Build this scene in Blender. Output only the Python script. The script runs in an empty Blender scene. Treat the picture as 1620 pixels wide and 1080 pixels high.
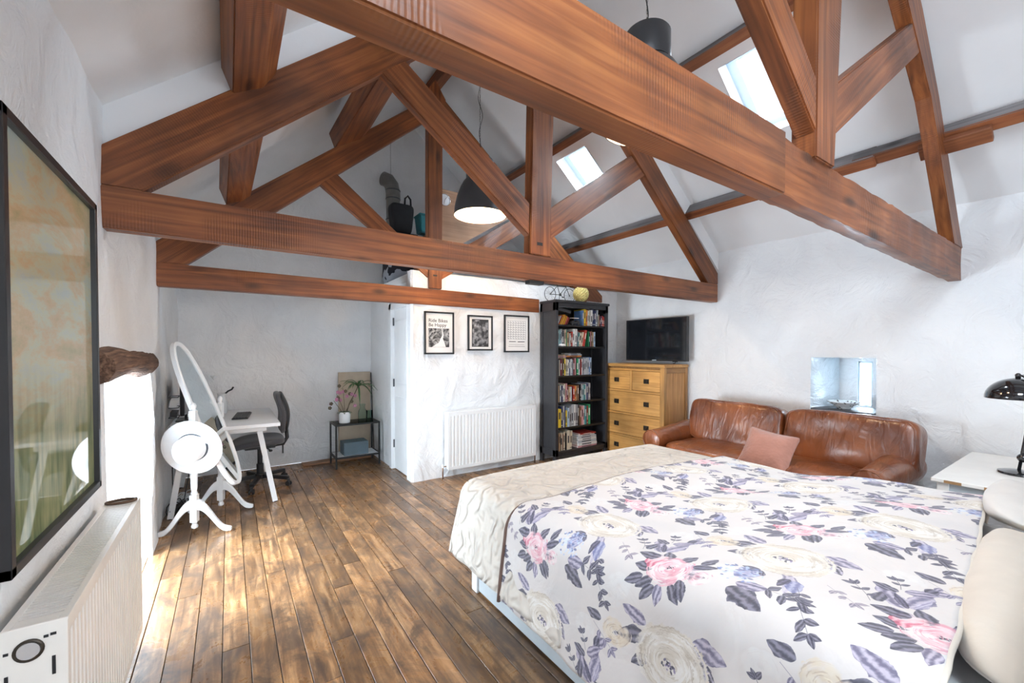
import bpy, bmesh, math, random
import numpy as np
from mathutils import Vector, Matrix, Euler, noise as mn

random.seed(7); np.random.seed(7)
S = bpy.context.scene
col = S.collection
PI = math.pi

# ------------------------------------------------------------------ camera, world, lights, exposure
cd = bpy.data.cameras.new('camera'); cam = bpy.data.objects.new('camera', cd); col.objects.link(cam)
cam.location = (0, 0, 1.36)
cam.rotation_euler = (math.radians(89.0), 0, math.radians(-34.0))
cd.sensor_fit = 'HORIZONTAL'; cd.sensor_width = 36.0
cd.lens = 664.0/1620*36.0
cd.shift_y = 26.6/1620.0
cd.clip_start = 0.02
S.camera = cam
S.view_settings.view_transform = 'Standard'; S.view_settings.look = 'None'
S.view_settings.gamma = 1.0; S.view_settings.use_curve_mapping = False
S.view_settings.exposure = 0.70

w = bpy.data.worlds.new('sky'); S.world = w; w.use_nodes = True
wn = w.node_tree.nodes; wl = w.node_tree.links
bg = wn['Background']
tc = wn.new('ShaderNodeTexCoord'); nz = wn.new('ShaderNodeTexNoise'); nz.inputs['Scale'].default_value = 2.2
nz.inputs['Detail'].default_value = 4
cr = wn.new('ShaderNodeValToRGB'); cr.color_ramp.elements[0].position = .35; cr.color_ramp.elements[1].position = .65
cr.color_ramp.elements[0].color = (.72, .84, 1.0, 1); cr.color_ramp.elements[1].color = (.98, .99, 1.0, 1)
wl.new(tc.outputs['Generated'], nz.inputs['Vector']); wl.new(nz.outputs['Fac'], cr.inputs['Fac']); wl.new(cr.outputs['Color'], bg.inputs['Color'])
bg.inputs['Strength'].default_value = 1.6

def area(name, loc, direction, sx, sy, power, color=(.86, .93, 1.0)):
    l = bpy.data.lights.new(name, 'AREA'); l.shape = 'RECTANGLE'; l.size = sx; l.size_y = sy
    l.energy = power; l.color = color
    o = bpy.data.objects.new(name, l); col.objects.link(o); o.location = loc
    o.rotation_euler = Vector(direction).to_track_quat('-Z', 'Y').to_euler()
    return o
# daylight through the glazed door on the left, the skylights, the slit window plus fill lamps at a window and skylight added behind the camera
area('daylight_left_opening', (-1.16, 3.13, .72), (1, 0, -.12), .85, 1.15, 105, (.84, .92, 1.0))
area('daylight_skylight_far', (3.62, 3.6, 3.62), (-.6, 0, -.8), .45, .55, 36, (.80, .90, 1.0))
area('daylight_skylight_near', (3.62, 1.63, 3.62), (-.6, 0, -.8), .45, .55, 26, (.80, .90, 1.0))
area('added_fill_rear_window', (1.35, -1.98, 1.35), (0, 1, -.1), 2.9, 1.5, 40, (.80, .90, 1.0))
area('added_fill_rear_skylight', (.4, -.55, 3.42), (.5, .05, -.75), 1.1, .9, 62, (.80, .90, 1.0))
area('daylight_slit_window', (5.22, 1.44, 1.05), (-1, 0, 0), .14, .5, 7, (.72, .87, 1.0))
sl_ = bpy.data.lights.new('low_sun', 'SUN'); sl_.energy = 2.6; sl_.color = (1.0, .90, .74); sl_.angle = math.radians(14)
so = bpy.data.objects.new('low_sun', sl_); col.objects.link(so); so.rotation_euler = Vector((.78, -.10, -.50)).to_track_quat('-Z', 'Y').to_euler()
def bulb(name, loc, power, color=(1.0, .70, .42), r=.045):
    l = bpy.data.lights.new(name, 'POINT'); l.energy = power; l.color = color; l.shadow_soft_size = r
    o = bpy.data.objects.new(name, l); col.objects.link(o); o.location = loc; return o

# ------------------------------------------------------------------ materials
def nodes(m):
    m.use_nodes = True; return m.node_tree.nodes, m.node_tree.links
def base_mat(name, color, rough=.5, metal=0., vary=.08, scale=12., bump=0., bscale=40., coat=0., spec=.5, stretch=None, sheen=0., coordo='Object'):
    m = bpy.data.materials.new(name); n, l = nodes(m); b = n['Principled BSDF']
    b.inputs['Roughness'].default_value = rough; b.inputs['Metallic'].default_value = metal
    b.inputs['Coat Weight'].default_value = coat; b.inputs['Specular IOR Level'].default_value = spec
    b.inputs['Coat Roughness'].default_value = .05
    b.inputs['Sheen Weight'].default_value = sheen
    t = n.new('ShaderNodeTexCoord'); src = t.outputs[coordo]
    if stretch:
        mp = n.new('ShaderNodeMapping'); mp.inputs['Scale'].default_value = stretch
        l.new(src, mp.inputs['Vector']); src = mp.outputs['Vector']
    z = n.new('ShaderNodeTexNoise'); z.inputs['Scale'].default_value = scale; z.inputs['Detail'].default_value = 4
    l.new(src, z.inputs['Vector'])
    r = n.new('ShaderNodeValToRGB'); c = Vector(color[:3])
    r.color_ramp.elements[0].position = .3; r.color_ramp.elements[1].position = .7
    r.color_ramp.elements[0].color = (*(c*(1-vary)), 1); r.color_ramp.elements[1].color = (*[min(1, x*(1+vary)) for x in c], 1)
    l.new(z.outputs['Fac'], r.inputs['Fac']); l.new(r.outputs['Color'], b.inputs['Base Color'])
    if bump:
        z2 = n.new('ShaderNodeTexNoise'); z2.inputs['Scale'].default_value = bscale; z2.inputs['Detail'].default_value = 5
        l.new(src, z2.inputs['Vector'])
        bp = n.new('ShaderNodeBump'); bp.inputs['Strength'].default_value = 1; bp.inputs['Distance'].default_value = bump
        l.new(z2.outputs['Fac'], bp.inputs['Height']); l.new(bp.outputs['Normal'], b.inputs['Normal'])
    return m
def emit_mat(name, color, strength):
    m = bpy.data.materials.new(name); n, l = nodes(m); b = n['Principled BSDF']
    b.inputs['Base Color'].default_value = (*color, 1); b.inputs['Emission Color'].default_value = (*color, 1)
    b.inputs['Emission Strength'].default_value = strength; return m
def glass_mat(name, tint=(.95, .98, 1), gloss=.08):
    m = bpy.data.materials.new(name); n, l = nodes(m); n.remove(n['Principled BSDF']); out = n['Material Output']
    tr = n.new('ShaderNodeBsdfTransparent'); tr.inputs[0].default_value = (*tint, 1)
    gl = n.new('ShaderNodeBsdfGlossy'); gl.inputs['Roughness'].default_value = .02
    fr = n.new('ShaderNodeFresnel'); fr.inputs['IOR'].default_value = 1.12
    mx = n.new('ShaderNodeMixShader'); l.new(fr.outputs[0], mx.inputs[0]); l.new(tr.outputs[0], mx.inputs[1]); l.new(gl.outputs[0], mx.inputs[2])
    l.new(mx.outputs[0], out.inputs['Surface']); return m

def wood_mat(name, dark, mid, light, rough=.45, gscale=1.0, saw=0.0, knots=True, bump=.0015, coat=0.):
    """wood with the grain along the x of the 'grain' attribute"""
    m = bpy.data.materials.new(name); n, l = nodes(m); b = n['Principled BSDF']
    at = n.new('ShaderNodeAttribute'); at.attribute_name = 'grain'
    mp = n.new('ShaderNodeMapping'); mp.inputs['Scale'].default_value = (1.0*gscale, 22*gscale, 22*gscale)
    l.new(at.outputs['Vector'], mp.inputs['Vector'])
    oi = n.new('ShaderNodeObjectInfo'); ad = n.new('ShaderNodeVectorMath'); ad.operation = 'ADD'
    ml = n.new('ShaderNodeVectorMath'); ml.operation = 'SCALE'; ml.inputs['Scale'].default_value = 37.
    cb = n.new('ShaderNodeCombineXYZ')
    for i in range(3): l.new(oi.outputs['Random'], cb.inputs[i])
    l.new(cb.outputs[0], ml.inputs[0]); l.new(mp.outputs[0], ad.inputs[0]); l.new(ml.outputs[0], ad.inputs[1])
    z = n.new('ShaderNodeTexNoise'); z.inputs['Scale'].default_value = 1.6; z.inputs['Detail'].default_value = 7; z.inputs['Distortion'].default_value = .6
    l.new(ad.outputs[0], z.inputs['Vector'])
    r = n.new('ShaderNodeValToRGB'); e = r.color_ramp.elements
    e[0].position = .28; e[0].color = (*dark, 1); e[1].position = .75; e[1].color = (*light, 1)
    k = e.new(.5); k.color = (*mid, 1)
    l.new(z.outputs['Fac'], r.inputs['Fac']); colr = r.outputs['Color']
    # broad blotches
    z3 = n.new('ShaderNodeTexNoise'); z3.inputs['Scale'].default_value = 2.0; z3.inputs['Detail'].default_value = 3
    a2 = n.new('ShaderNodeVectorMath'); a2.operation = 'ADD'; l.new(at.outputs['Vector'], a2.inputs[0]); l.new(ml.outputs[0], a2.inputs[1])
    l.new(a2.outputs[0], z3.inputs['Vector'])
    mr = n.new('ShaderNodeMapRange'); mr.inputs['From Min'].default_value = .3; mr.inputs['From Max'].default_value = .7
    mr.inputs['To Min'].default_value = .60; mr.inputs['To Max'].default_value = 1.30
    l.new(z3.outputs['Fac'], mr.inputs['Value'])
    mm = n.new('ShaderNodeMix'); mm.data_type = 'RGBA'; mm.blend_type = 'MULTIPLY'; mm.inputs['Factor'].default_value = 1
    l.new(colr, mm.inputs[6]); l.new(mr.outputs[0], mm.inputs[7]); colr = mm.outputs[2]
    h = z.outputs['Fac']
    if knots:
        vo = n.new('ShaderNodeTexVoronoi'); vo.inputs['Scale'].default_value = 1.0
        mp2 = n.new('ShaderNodeMapping'); mp2.inputs['Scale'].default_value = (2.2, 5.5, 5.5)
        l.new(a2.outputs[0], mp2.inputs['Vector']); l.new(mp2.outputs[0], vo.inputs['Vector'])
        k2 = n.new('ShaderNodeMapRange'); k2.inputs['From Min'].default_value = .07; k2.inputs['From Max'].default_value = .20
        k2.inputs['To Min'].default_value = .38; k2.inputs['To Max'].default_value = 1; l.new(vo.outputs['Distance'], k2.inputs['Value'])
        m2 = n.new('ShaderNodeMix'); m2.data_type = 'RGBA'; m2.blend_type = 'MULTIPLY'; m2.inputs['Factor'].default_value = 1
        l.new(colr, m2.inputs[6]); l.new(k2.outputs[0], m2.inputs[7]); colr = m2.outputs[2]
    if saw:
        wv = n.new('ShaderNodeTexWave'); wv.wave_type = 'BANDS'; wv.bands_direction = 'X'; wv.inputs['Scale'].default_value = 26
        wv.inputs['Distortion'].default_value = 1.2; wv.inputs['Detail'].default_value = 2
        l.new(at.outputs['Vector'], wv.inputs['Vector'])
        z5 = n.new('ShaderNodeTexNoise'); z5.inputs['Scale'].default_value = 3.; l.new(a2.outputs[0], z5.inputs['Vector'])
        k5 = n.new('ShaderNodeMapRange'); k5.inputs['From Min'].default_value = .5; k5.inputs['From Max'].default_value = .62; l.new(z5.outputs['Fac'], k5.inputs['Value'])
        mu = n.new('ShaderNodeMath'); mu.operation = 'MULTIPLY'; l.new(wv.outputs['Fac'], mu.inputs[0]); l.new(k5.outputs[0], mu.inputs[1])
        m3 = n.new('ShaderNodeMix'); m3.data_type = 'RGBA'; m3.blend_type = 'MULTIPLY'; m3.inputs[7].default_value = (.62, .55, .5, 1)
        mu2 = n.new('ShaderNodeMath'); mu2.operation = 'MULTIPLY'; mu2.inputs[1].default_value = saw; l.new(mu.outputs[0], mu2.inputs[0])
        l.new(mu2.outputs[0], m3.inputs['Factor']); l.new(colr, m3.inputs[6]); colr = m3.outputs[2]
        s = n.new('ShaderNodeMath'); s.operation = 'ADD'; l.new(h, s.inputs[0]); l.new(mu.outputs[0], s.inputs[1]); h = s.outputs[0]
    l.new(colr, b.inputs['Base Color'])
    b.inputs['Roughness'].default_value = rough; b.inputs['Coat Weight'].default_value = coat; b.inputs['Coat Roughness'].default_value = .2
    bp = n.new('ShaderNodeBump'); bp.inputs['Distance'].default_value = bump; bp.inputs['Strength'].default_value = 1
    l.new(h, bp.inputs['Height']); l.new(bp.outputs['Normal'], b.inputs['Normal'])
    return m

def plaster_mat(name, c0=(.80, .815, .83), c1=(.86, .875, .885), rough=.55, d1=.034, d2=.005, warm=True):
    m = bpy.data.materials.new(name); n, l = nodes(m); b = n['Principled BSDF']
    t = n.new('ShaderNodeNewGeometry')
    z = n.new('ShaderNodeTexNoise'); z.inputs['Scale'].default_value = 1.7; z.inputs['Detail'].default_value = 6; z.inputs['Distortion'].default_value = .8
    l.new(t.outputs['Position'], z.inputs['Vector'])
    r = n.new('ShaderNodeValToRGB'); r.color_ramp.elements[0].position = .35; r.color_ramp.elements[1].position = .65
    r.color_ramp.elements[0].color = (*c0, 1); r.color_ramp.elements[1].color = (*c1, 1)
    l.new(z.outputs['Fac'], r.inputs['Fac']); l.new(r.outputs['Color'], b.inputs['Base Color'])
    b.inputs['Roughness'].default_value = rough
    z2 = n.new('ShaderNodeTexNoise'); z2.inputs['Scale'].default_value = 4.5; z2.inputs['Detail'].default_value = 5; z2.inputs['Roughness'].default_value = .62; z2.inputs['Distortion'].default_value = 1.2
    l.new(t.outputs['Position'], z2.inputs['Vector'])
    z3 = n.new('ShaderNodeTexNoise'); z3.inputs['Scale'].default_value = 32; z3.inputs['Detail'].default_value = 3
    l.new(t.outputs['Position'], z3.inputs['Vector'])
    b1 = n.new('ShaderNodeBump'); b1.inputs['Distance'].default_value = d1; b1.inputs['Strength'].default_value = .8
    b2 = n.new('ShaderNodeBump'); b2.inputs['Distance'].default_value = d2; b2.inputs['Strength'].default_value = .5
    l.new(z2.outputs['Fac'], b1.inputs['Height']); l.new(z3.outputs['Fac'], b2.inputs['Height'])
    l.new(b1.outputs['Normal'], b2.inputs['Normal']); l.new(b2.outputs['Normal'], b.inputs['Normal'])
    return m

M = {}
M['plaster'] = plaster_mat('white_lime_plaster')
M['gloss'] = plaster_mat('gloss_painted_plaster', (.70, .76, .80), (.78, .83, .86), .16, .05, .004)
M['ceil'] = plaster_mat('smooth_ceiling_paint', (.80, .81, .82), (.84, .85, .86), .7, .004, .001)
M['beam'] = wood_mat('stained_softwood', (.105, .030, .009), (.225, .067, .018), (.34, .120, .034), rough=.45, saw=.6, coat=.12)
M['purlin_dark'] = wood_mat('purlin_wood', (.15, .045, .018), (.27, .09, .035), (.36, .14, .055), rough=.5)
M['greywood'] = wood_mat('dusty_grey_timber', (.13, .12, .125), (.20, .19, .195), (.28, .265, .265), rough=.7)
M['floorwood'] = None
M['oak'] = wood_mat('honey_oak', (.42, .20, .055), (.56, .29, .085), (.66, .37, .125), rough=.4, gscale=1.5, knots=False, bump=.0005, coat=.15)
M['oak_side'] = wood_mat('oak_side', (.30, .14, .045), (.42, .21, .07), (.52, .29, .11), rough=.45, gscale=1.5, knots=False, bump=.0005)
M['barkwood'] = wood_mat('weathered_log', (.05, .025, .015), (.15, .08, .05), (.32, .19, .12), rough=.85, gscale=2.0, bump=.012)
M['plankw'] = wood_mat('loose_board_wood', (.20, .10, .05), (.30, .16, .09), (.40, .24, .14), rough=.6)
M['white'] = base_mat('white_paint', (.84, .86, .87), .35, vary=.02)
M['white_rad'] = base_mat('white_enamel', (.82, .84, .85), .3, vary=.02)
M['cream_rad'] = base_mat('cream_enamel', (.80, .765, .71), .35, vary=.03)
M['white_desk'] = base_mat('white_laminate', (.82, .83, .84), .3, vary=.02)
M['black'] = base_mat('black_satin', (.018, .018, .020), .4, vary=.2)
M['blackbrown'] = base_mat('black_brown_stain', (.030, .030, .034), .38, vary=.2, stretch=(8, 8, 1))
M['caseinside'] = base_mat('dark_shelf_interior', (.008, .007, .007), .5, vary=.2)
M['frameblack'] = base_mat('black_picture_frame', (.016, .016, .018), .35, vary=.2)
M['darkgrey'] = base_mat('dark_grey_plastic', (.035, .036, .04), .5, vary=.15)
M['chairfab'] = base_mat('grey_chair_fabric', (.085, .085, .095), .9, vary=.2, scale=200, bump=.0008, bscale=400, sheen=.3)
M['metalgrey'] = base_mat('grey_metal', (.10, .11, .12), .35, metal=.8, vary=.1)
M['blackmetal'] = base_mat('black_metal', (.018, .02, .022), .45, metal=.3, vary=.1)
M['chrome'] = base_mat('chrome', (.75, .76, .78), .15, metal=1, vary=.03)
M['copper'] = base_mat('copper_pipe', (.35, .22, .15), .35, metal=.9, vary=.15)
M['bronze'] = base_mat('dark_bronze_handle', (.055, .045, .035), .4, metal=.7, vary=.25)
M['mirror'] = base_mat('mirror_silver', (.80, .86, .87), .015, metal=1, vary=.01)
M['hat'] = base_mat('white_felt', (.76, .77, .78), .9, vary=.03, bump=.001, bscale=150, sheen=.4)
M['hatband'] = base_mat('dark_grey_ribbon', (.05, .06, .075), .6)
M['leather'] = None
M['pink'] = None
M['glass'] = glass_mat('window_glass')
M['cleartop'] = glass_mat('clear_glass', (.80, .92, .90))
M['screen'] = base_mat('tv_screen', (.012, .014, .018), .12, vary=.2, coat=.5)
M['shade'] = base_mat('grey_enamel_shade', (.060, .063, .068), .38, metal=.2, vary=.05)
M['shadein'] = base_mat('white_shade_inside', (.85, .82, .76), .6, vary=.02)
M['bulb'] = emit_mat('warm_bulb_glow', (1., .80, .52), 9.)
M['cardboard'] = base_mat('tan_board', (.50, .41, .31), .8, vary=.06)
M['panelwood'] = wood_mat('pale_plywood', (.40, .22, .12), (.50, .29, .17), (.58, .36, .22), rough=.55, knots=False)
M['flue'] = base_mat('grey_flue_metal', (.22, .22, .21), .45, metal=.6, vary=.15)
M['teal'] = base_mat('teal_plastic', (.03, .26, .30), .45, vary=.08)
M['bag'] = base_mat('black_bag_cloth', (.018, .020, .024), .8, vary=.2)
M['pot'] = base_mat('white_ceramic', (.82, .83, .82), .25, vary=.02)
M['soil'] = base_mat('potting_soil', (.04, .028, .02), .9, vary=.4, bump=.003, bscale=120)
M['leafg'] = base_mat('green_leaf', (.045, .13, .035), .45, vary=.3)
M['stem'] = base_mat('plant_stem', (.11, .085, .05), .7, vary=.3)
M['petal'] = base_mat('pink_orchid_petal', (.55, .22, .36), .6, vary=.3)
M['boxblue'] = base_mat('blue_grey_box', (.09, .135, .165), .6, vary=.08)
M['sheet'] = base_mat('cream_cotton_sheet', (.72, .65, .56), .85, vary=.03, bump=.004, bscale=9, sheen=.2)
M['pillow'] = base_mat('white_pillow_cotton', (.74, .71, .67), .85, vary=.03, bump=.006, bscale=8, sheen=.2)
M['bedframe'] = base_mat('pale_grey_bed_paint', (.50, .55, .58), .5, vary=.04)
M['headboard'] = base_mat('grey_headboard', (.22, .25, .28), .6, vary=.08)
M['brownhem'] = base_mat('brown_hem', (.16, .10, .08), .85, vary=.15)
M['tabletop'] = base_mat('worn_white_table', (.84, .82, .78), .4, vary=.03)
M['tableedge'] = base_mat('bare_wood_patch', (.38, .22, .10), .6, vary=.2)
M['lampblack'] = base_mat('gloss_black_enamel', (.010, .010, .012), .12, vary=.2, coat=.8)
M['slate'] = base_mat('slate_sill', (.10, .10, .11), .6, vary=.3, bump=.002)
M['yellow'] = base_mat('pale_yellow_paper', (.80, .70, .30), .8, vary=.1)
M['brownleather'] = base_mat('brown_leather_case', (.20, .09, .03), .5, vary=.3)
M['paper'] = base_mat('white_mount_paper', (.82, .81, .79), .8, vary=.02)
M['ink'] = base_mat('black_ink', (.012, .012, .014), .7, vary=.1)
M['inkgrey'] = base_mat('grey_ink', (.22, .22, .23), .7, vary=.1)
M['clockface'] = base_mat('clock_face', (.85, .88, .9), .3, vary=.02)
M['brownring'] = base_mat('dark_brown_braided', (.10, .055, .03), .6, vary=.3)
M['iron'] = base_mat('window_frame_paint', (.62, .72, .80), .45, vary=.04)
M['cable'] = base_mat('black_cable', (.015, .015, .016), .5)
M['cablew'] = base_mat('white_cable', (.7, .72, .74), .5)
M['grass'] = base_mat('outdoor_ground', (.55, .62, .55), .9, vary=.2, scale=3)
M['groove'] = base_mat('dark_joint', (.012, .008, .006), .9)

def floor_mat():
    m = bpy.data.materials.new('worn_oak_boards'); n, l = nodes(m); b = n['Principled BSDF']
    g = n.new('ShaderNodeNewGeometry'); oi = n.new('ShaderNodeObjectInfo')
    cb = n.new('ShaderNodeCombineXYZ'); l.new(oi.outputs['Random'], cb.inputs[1])
    sc = n.new('ShaderNodeVectorMath'); sc.operation = 'SCALE'; sc.inputs['Scale'].default_value = 23; l.new(cb.outputs[0], sc.inputs[0])
    ad = n.new('ShaderNodeVectorMath'); l.new(g.outputs['Position'], ad.inputs[0]); l.new(sc.outputs[0], ad.inputs[1])
    mp = n.new('ShaderNodeMapping'); mp.inputs['Scale'].default_value = (26, 2.0, 1); l.new(ad.outputs[0], mp.inputs['Vector'])
    z = n.new('ShaderNodeTexNoise'); z.inputs['Scale'].default_value = 1.6; z.inputs['Detail'].default_value = 7; z.inputs['Distortion'].default_value = .7
    l.new(mp.outputs[0], z.inputs['Vector'])
    r = n.new('ShaderNodeValToRGB'); e = r.color_ramp.elements
    e[0].position = .25; e[0].color = (.12, .062, .030, 1); e[1].position = .75; e[1].color = (.50, .30, .15, 1)
    k = e.new(.5); k.color = (.29, .155, .070, 1); l.new(z.outputs['Fac'], r.inputs['Fac'])
    # board to board tone
    mr = n.new('ShaderNodeMapRange'); mr.inputs['To Min'].default_value = .62; mr.inputs['To Max'].default_value = 1.3; l.new(oi.outputs['Random'], mr.inputs['Value'])
    m1 = n.new('ShaderNodeMix'); m1.data_type = 'RGBA'; m1.blend_type = 'MULTIPLY'; m1.inputs['Factor'].default_value = 1
    l.new(r.outputs['Color'], m1.inputs[6]); l.new(mr.outputs[0], m1.inputs[7])
    # dark grey stains
    mp2 = n.new('ShaderNodeMapping'); mp2.inputs['Scale'].default_value = (3.4, 2.2, 1); l.new(ad.outputs[0], mp2.inputs['Vector'])
    z2 = n.new('ShaderNodeTexNoise'); z2.inputs['Scale'].default_value = 1.9; z2.inputs['Detail'].default_value = 9; z2.inputs['Roughness'].default_value = .72; z2.inputs['Distortion'].default_value = .6
    l.new(mp2.outputs[0], z2.inputs['Vector'])
    s2 = n.new('ShaderNodeMapRange'); s2.inputs['From Min'].default_value = .44; s2.inputs['From Max'].default_value = .62; s2.inputs['To Max'].default_value = .82
    l.new(z2.outputs['Fac'], s2.inputs['Value'])
    m2 = n.new('ShaderNodeMix'); m2.data_type = 'RGBA'; m2.inputs[7].default_value = (.075, .052, .040, 1)
    l.new(s2.outputs[0], m2.inputs['Factor']); l.new(m1.outputs[2], m2.inputs[6]); l.new(m2.outputs[2], b.inputs['Base Color'])
    rr = n.new('ShaderNodeMapRange'); rr.inputs['From Min'].default_value = .3; rr.inputs['From Max'].default_value = .7; rr.inputs['To Min'].default_value = .20; rr.inputs['To Max'].default_value = .42
    l.new(z2.outputs['Fac'], rr.inputs['Value']); l.new(rr.outputs[0], b.inputs['Roughness'])
    b.inputs['Specular IOR Level'].default_value = .55
    bp = n.new('ShaderNodeBump'); bp.inputs['Distance'].default_value = .0012; bp.inputs['Strength'].default_value = .8
    l.new(z2.outputs['Fac'], bp.inputs['Height']); l.new(bp.outputs['Normal'], b.inputs['Normal'])
    return m
M['floorwood'] = floor_mat()

def leather_mat():
    m = bpy.data.materials.new('tan_brown_leather'); n, l = nodes(m); b = n['Principled BSDF']
    t = n.new('ShaderNodeNewGeometry')
    z = n.new('ShaderNodeTexNoise'); z.inputs['Scale'].default_value = 3.5; z.inputs['Detail'].default_value = 5; l.new(t.outputs['Position'], z.inputs['Vector'])
    r = n.new('ShaderNodeValToRGB'); r.color_ramp.elements[0].position = .35; r.color_ramp.elements[1].position = .68
    r.color_ramp.elements[0].color = (.125, .032, .011, 1); r.color_ramp.elements[1].color = (.31, .092, .028, 1)
    l.new(z.outputs['Fac'], r.inputs['Fac']); l.new(r.outputs['Color'], b.inputs['Base Color'])
    b.inputs['Roughness'].default_value = .30; b.inputs['Coat Weight'].default_value = .6; b.inputs['Coat Roughness'].default_value = .22
    mp = n.new('ShaderNodeMapping'); mp.inputs['Rotation'].default_value = (0, 0, .0); mp.inputs['Scale'].default_value = (3, 7, 2.2); l.new(t.outputs['Position'], mp.inputs['Vector'])
    z2 = n.new('ShaderNodeTexNoise'); z2.inputs['Scale'].default_value = 2.0; z2.inputs['Detail'].default_value = 3; z2.inputs['Distortion'].default_value = 1.3; l.new(mp.outputs[0], z2.inputs['Vector'])
    z3 = n.new('ShaderNodeTexNoise'); z3.inputs['Scale'].default_value = 300; l.new(t.outputs['Position'], z3.inputs['Vector'])
    b1 = n.new('ShaderNodeBump'); b1.inputs['Distance'].default_value = .02; b1.inputs['Strength'].default_value = .8; l.new(z2.outputs['Fac'], b1.inputs['Height'])
    b2 = n.new('ShaderNodeBump'); b2.inputs['Distance'].default_value = .0005; l.new(z3.outputs['Fac'], b2.inputs['Height']); l.new(b1.outputs['Normal'], b2.inputs['Normal'])
    l.new(b2.outputs['Normal'], b.inputs['Normal']); return m
M['leather'] = leather_mat()
def pink_mat():
    m = base_mat('dusty_pink_velvet', (.50, .235, .175), .85, vary=.08, sheen=.6); n, l = nodes(m); b = n['Principled BSDF']
    t = n.new('ShaderNodeTexCoord')
    v = n.new('ShaderNodeTexVoronoi'); v.feature = 'F1'; v.inputs['Scale'].default_value = 42; l.new(t.outputs['Object'], v.inputs['Vector'])
    bp = n.new('ShaderNodeBump'); bp.inputs['Distance'].default_value = .003; bp.invert = True
    l.new(v.outputs['Distance'], bp.inputs['Height']); l.new(bp.outputs['Normal'], b.inputs['Normal']); return m
M['pink'] = pink_mat()
def quilt_mat():
    m = base_mat('ivory_embossed_quilt', (.66, .61, .54), .8, vary=.03, sheen=.3); n, l = nodes(m); b = n['Principled BSDF']
    t = n.new('ShaderNodeTexCoord')
    mp = n.new('ShaderNodeTexNoise'); mp.inputs['Scale'].default_value = 14; mp.inputs['Detail'].default_value = 1; l.new(t.outputs['UV'], mp.inputs['Vector'])
    wv = n.new('ShaderNodeTexWave'); wv.wave_type = 'RINGS'; wv.inputs['Scale'].default_value = 2.2; wv.inputs['Distortion'].default_value = 14; wv.inputs['Detail'].default_value = 1.5; wv.inputs['Detail Scale'].default_value = 3.5
    l.new(t.outputs['UV'], wv.inputs['Vector'])
    bp = n.new('ShaderNodeBump'); bp.inputs['Distance'].default_value = .012; bp.inputs['Strength'].default_value = 1
    l.new(wv.outputs['Fac'], bp.inputs['Height']); l.new(bp.outputs['Normal'], b.inputs['Normal']); return m
M['quilt'] = quilt_mat()
def art_mat():
    m = bpy.data.materials.new('pastel_landscape_print'); n, l = nodes(m); b = n['Principled BSDF']
    t = n.new('ShaderNodeTexCoord'); sp = n.new('ShaderNodeSeparateXYZ'); l.new(t.outputs['Object'], sp.inputs[0])
    mp = n.new('ShaderNodeMapping'); mp.inputs['Scale'].default_value = (1, .8, 2.2); l.new(t.outputs['Object'], mp.inputs['Vector'])
    z = n.new('ShaderNodeTexNoise'); z.inputs['Scale'].default_value = 2.2; z.inputs['Detail'].default_value = 10; z.inputs['Distortion'].default_value = .3; z.inputs['Roughness'].default_value = .72
    l.new(mp.outputs[0], z.inputs['Vector'])
    r = n.new('ShaderNodeValToRGB'); e = r.color_ramp.elements
    e[0].position = .26; e[0].color = (.20, .24, .11, 1); e[1].position = .74; e[1].color = (.50, .55, .50, 1)
    for p, c in ((.40, (.42, .38, .20)), (.47, (.56, .42, .24)), (.54, (.50, .52, .36)), (.62, (.42, .50, .48))):
        q = e.new(p); q.color = (*c, 1)
    l.new(z.outputs['Fac'], r.inputs['Fac'])
    z2 = n.new('ShaderNodeTexNoise'); z2.inputs['Scale'].default_value = 30; z2.inputs['Detail'].default_value = 4
    mp2 = n.new('ShaderNodeMapping'); mp2.inputs['Scale'].default_value = (1, 1, .16); l.new(t.outputs['Object'], mp2.inputs['Vector']); l.new(mp2.outputs[0], z2.inputs['Vector'])
    r2 = n.new('ShaderNodeValToRGB'); r2.color_ramp.elements[0].color = (.10, .16, .05, 1); r2.color_ramp.elements[1].color = (.38, .40, .18, 1)
    r2.color_ramp.elements[0].position = .35; r2.color_ramp.elements[1].position = .65; l.new(z2.outputs['Fac'], r2.inputs['Fac'])
    k = n.new('ShaderNodeMapRange'); k.inputs['From Min'].default_value = .50; k.inputs['From Max'].default_value = .22; l.new(sp.outputs['Z'], k.inputs['Value'])
    mx = n.new('ShaderNodeMix'); mx.data_type = 'RGBA'; l.new(k.outputs[0], mx.inputs['Factor']); l.new(r.outputs['Color'], mx.inputs[6]); l.new(r2.outputs['Color'], mx.inputs[7])
    l.new(mx.outputs[2], b.inputs['Base Color']); b.inputs['Roughness'].default_value = .6
    b.inputs['Coat Weight'].default_value = 1.; b.inputs['Coat Roughness'].default_value = .0; b.inputs['Coat IOR'].default_value = 1.75
    return m
M['art'] = art_mat()
def bw_photo_mat():
    m = bpy.data.materials.new('black_white_road_print'); n, l = nodes(m); b = n['Principled BSDF']
    t = n.new('ShaderNodeTexCoord'); z = n.new('ShaderNodeTexNoise'); z.inputs['Scale'].default_value = 13; z.inputs['Detail'].default_value = 8; z.inputs['Distortion'].default_value = 2
    l.new(t.outputs['Object'], z.inputs['Vector']); r = n.new('ShaderNodeValToRGB')
    r.color_ramp.elements[0].position = .42; r.color_ramp.elements[0].color = (.02, .02, .022, 1); r.color_ramp.elements[1].position = .66; r.color_ramp.elements[1].color = (.5, .5, .5, 1)
    l.new(z.outputs['Fac'], r.inputs['Fac']); l.new(r.outputs['Color'], b.inputs['Base Color']); b.inputs['Roughness'].default_value = .6; return m
M['bwphoto'] = bw_photo_mat()
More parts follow.
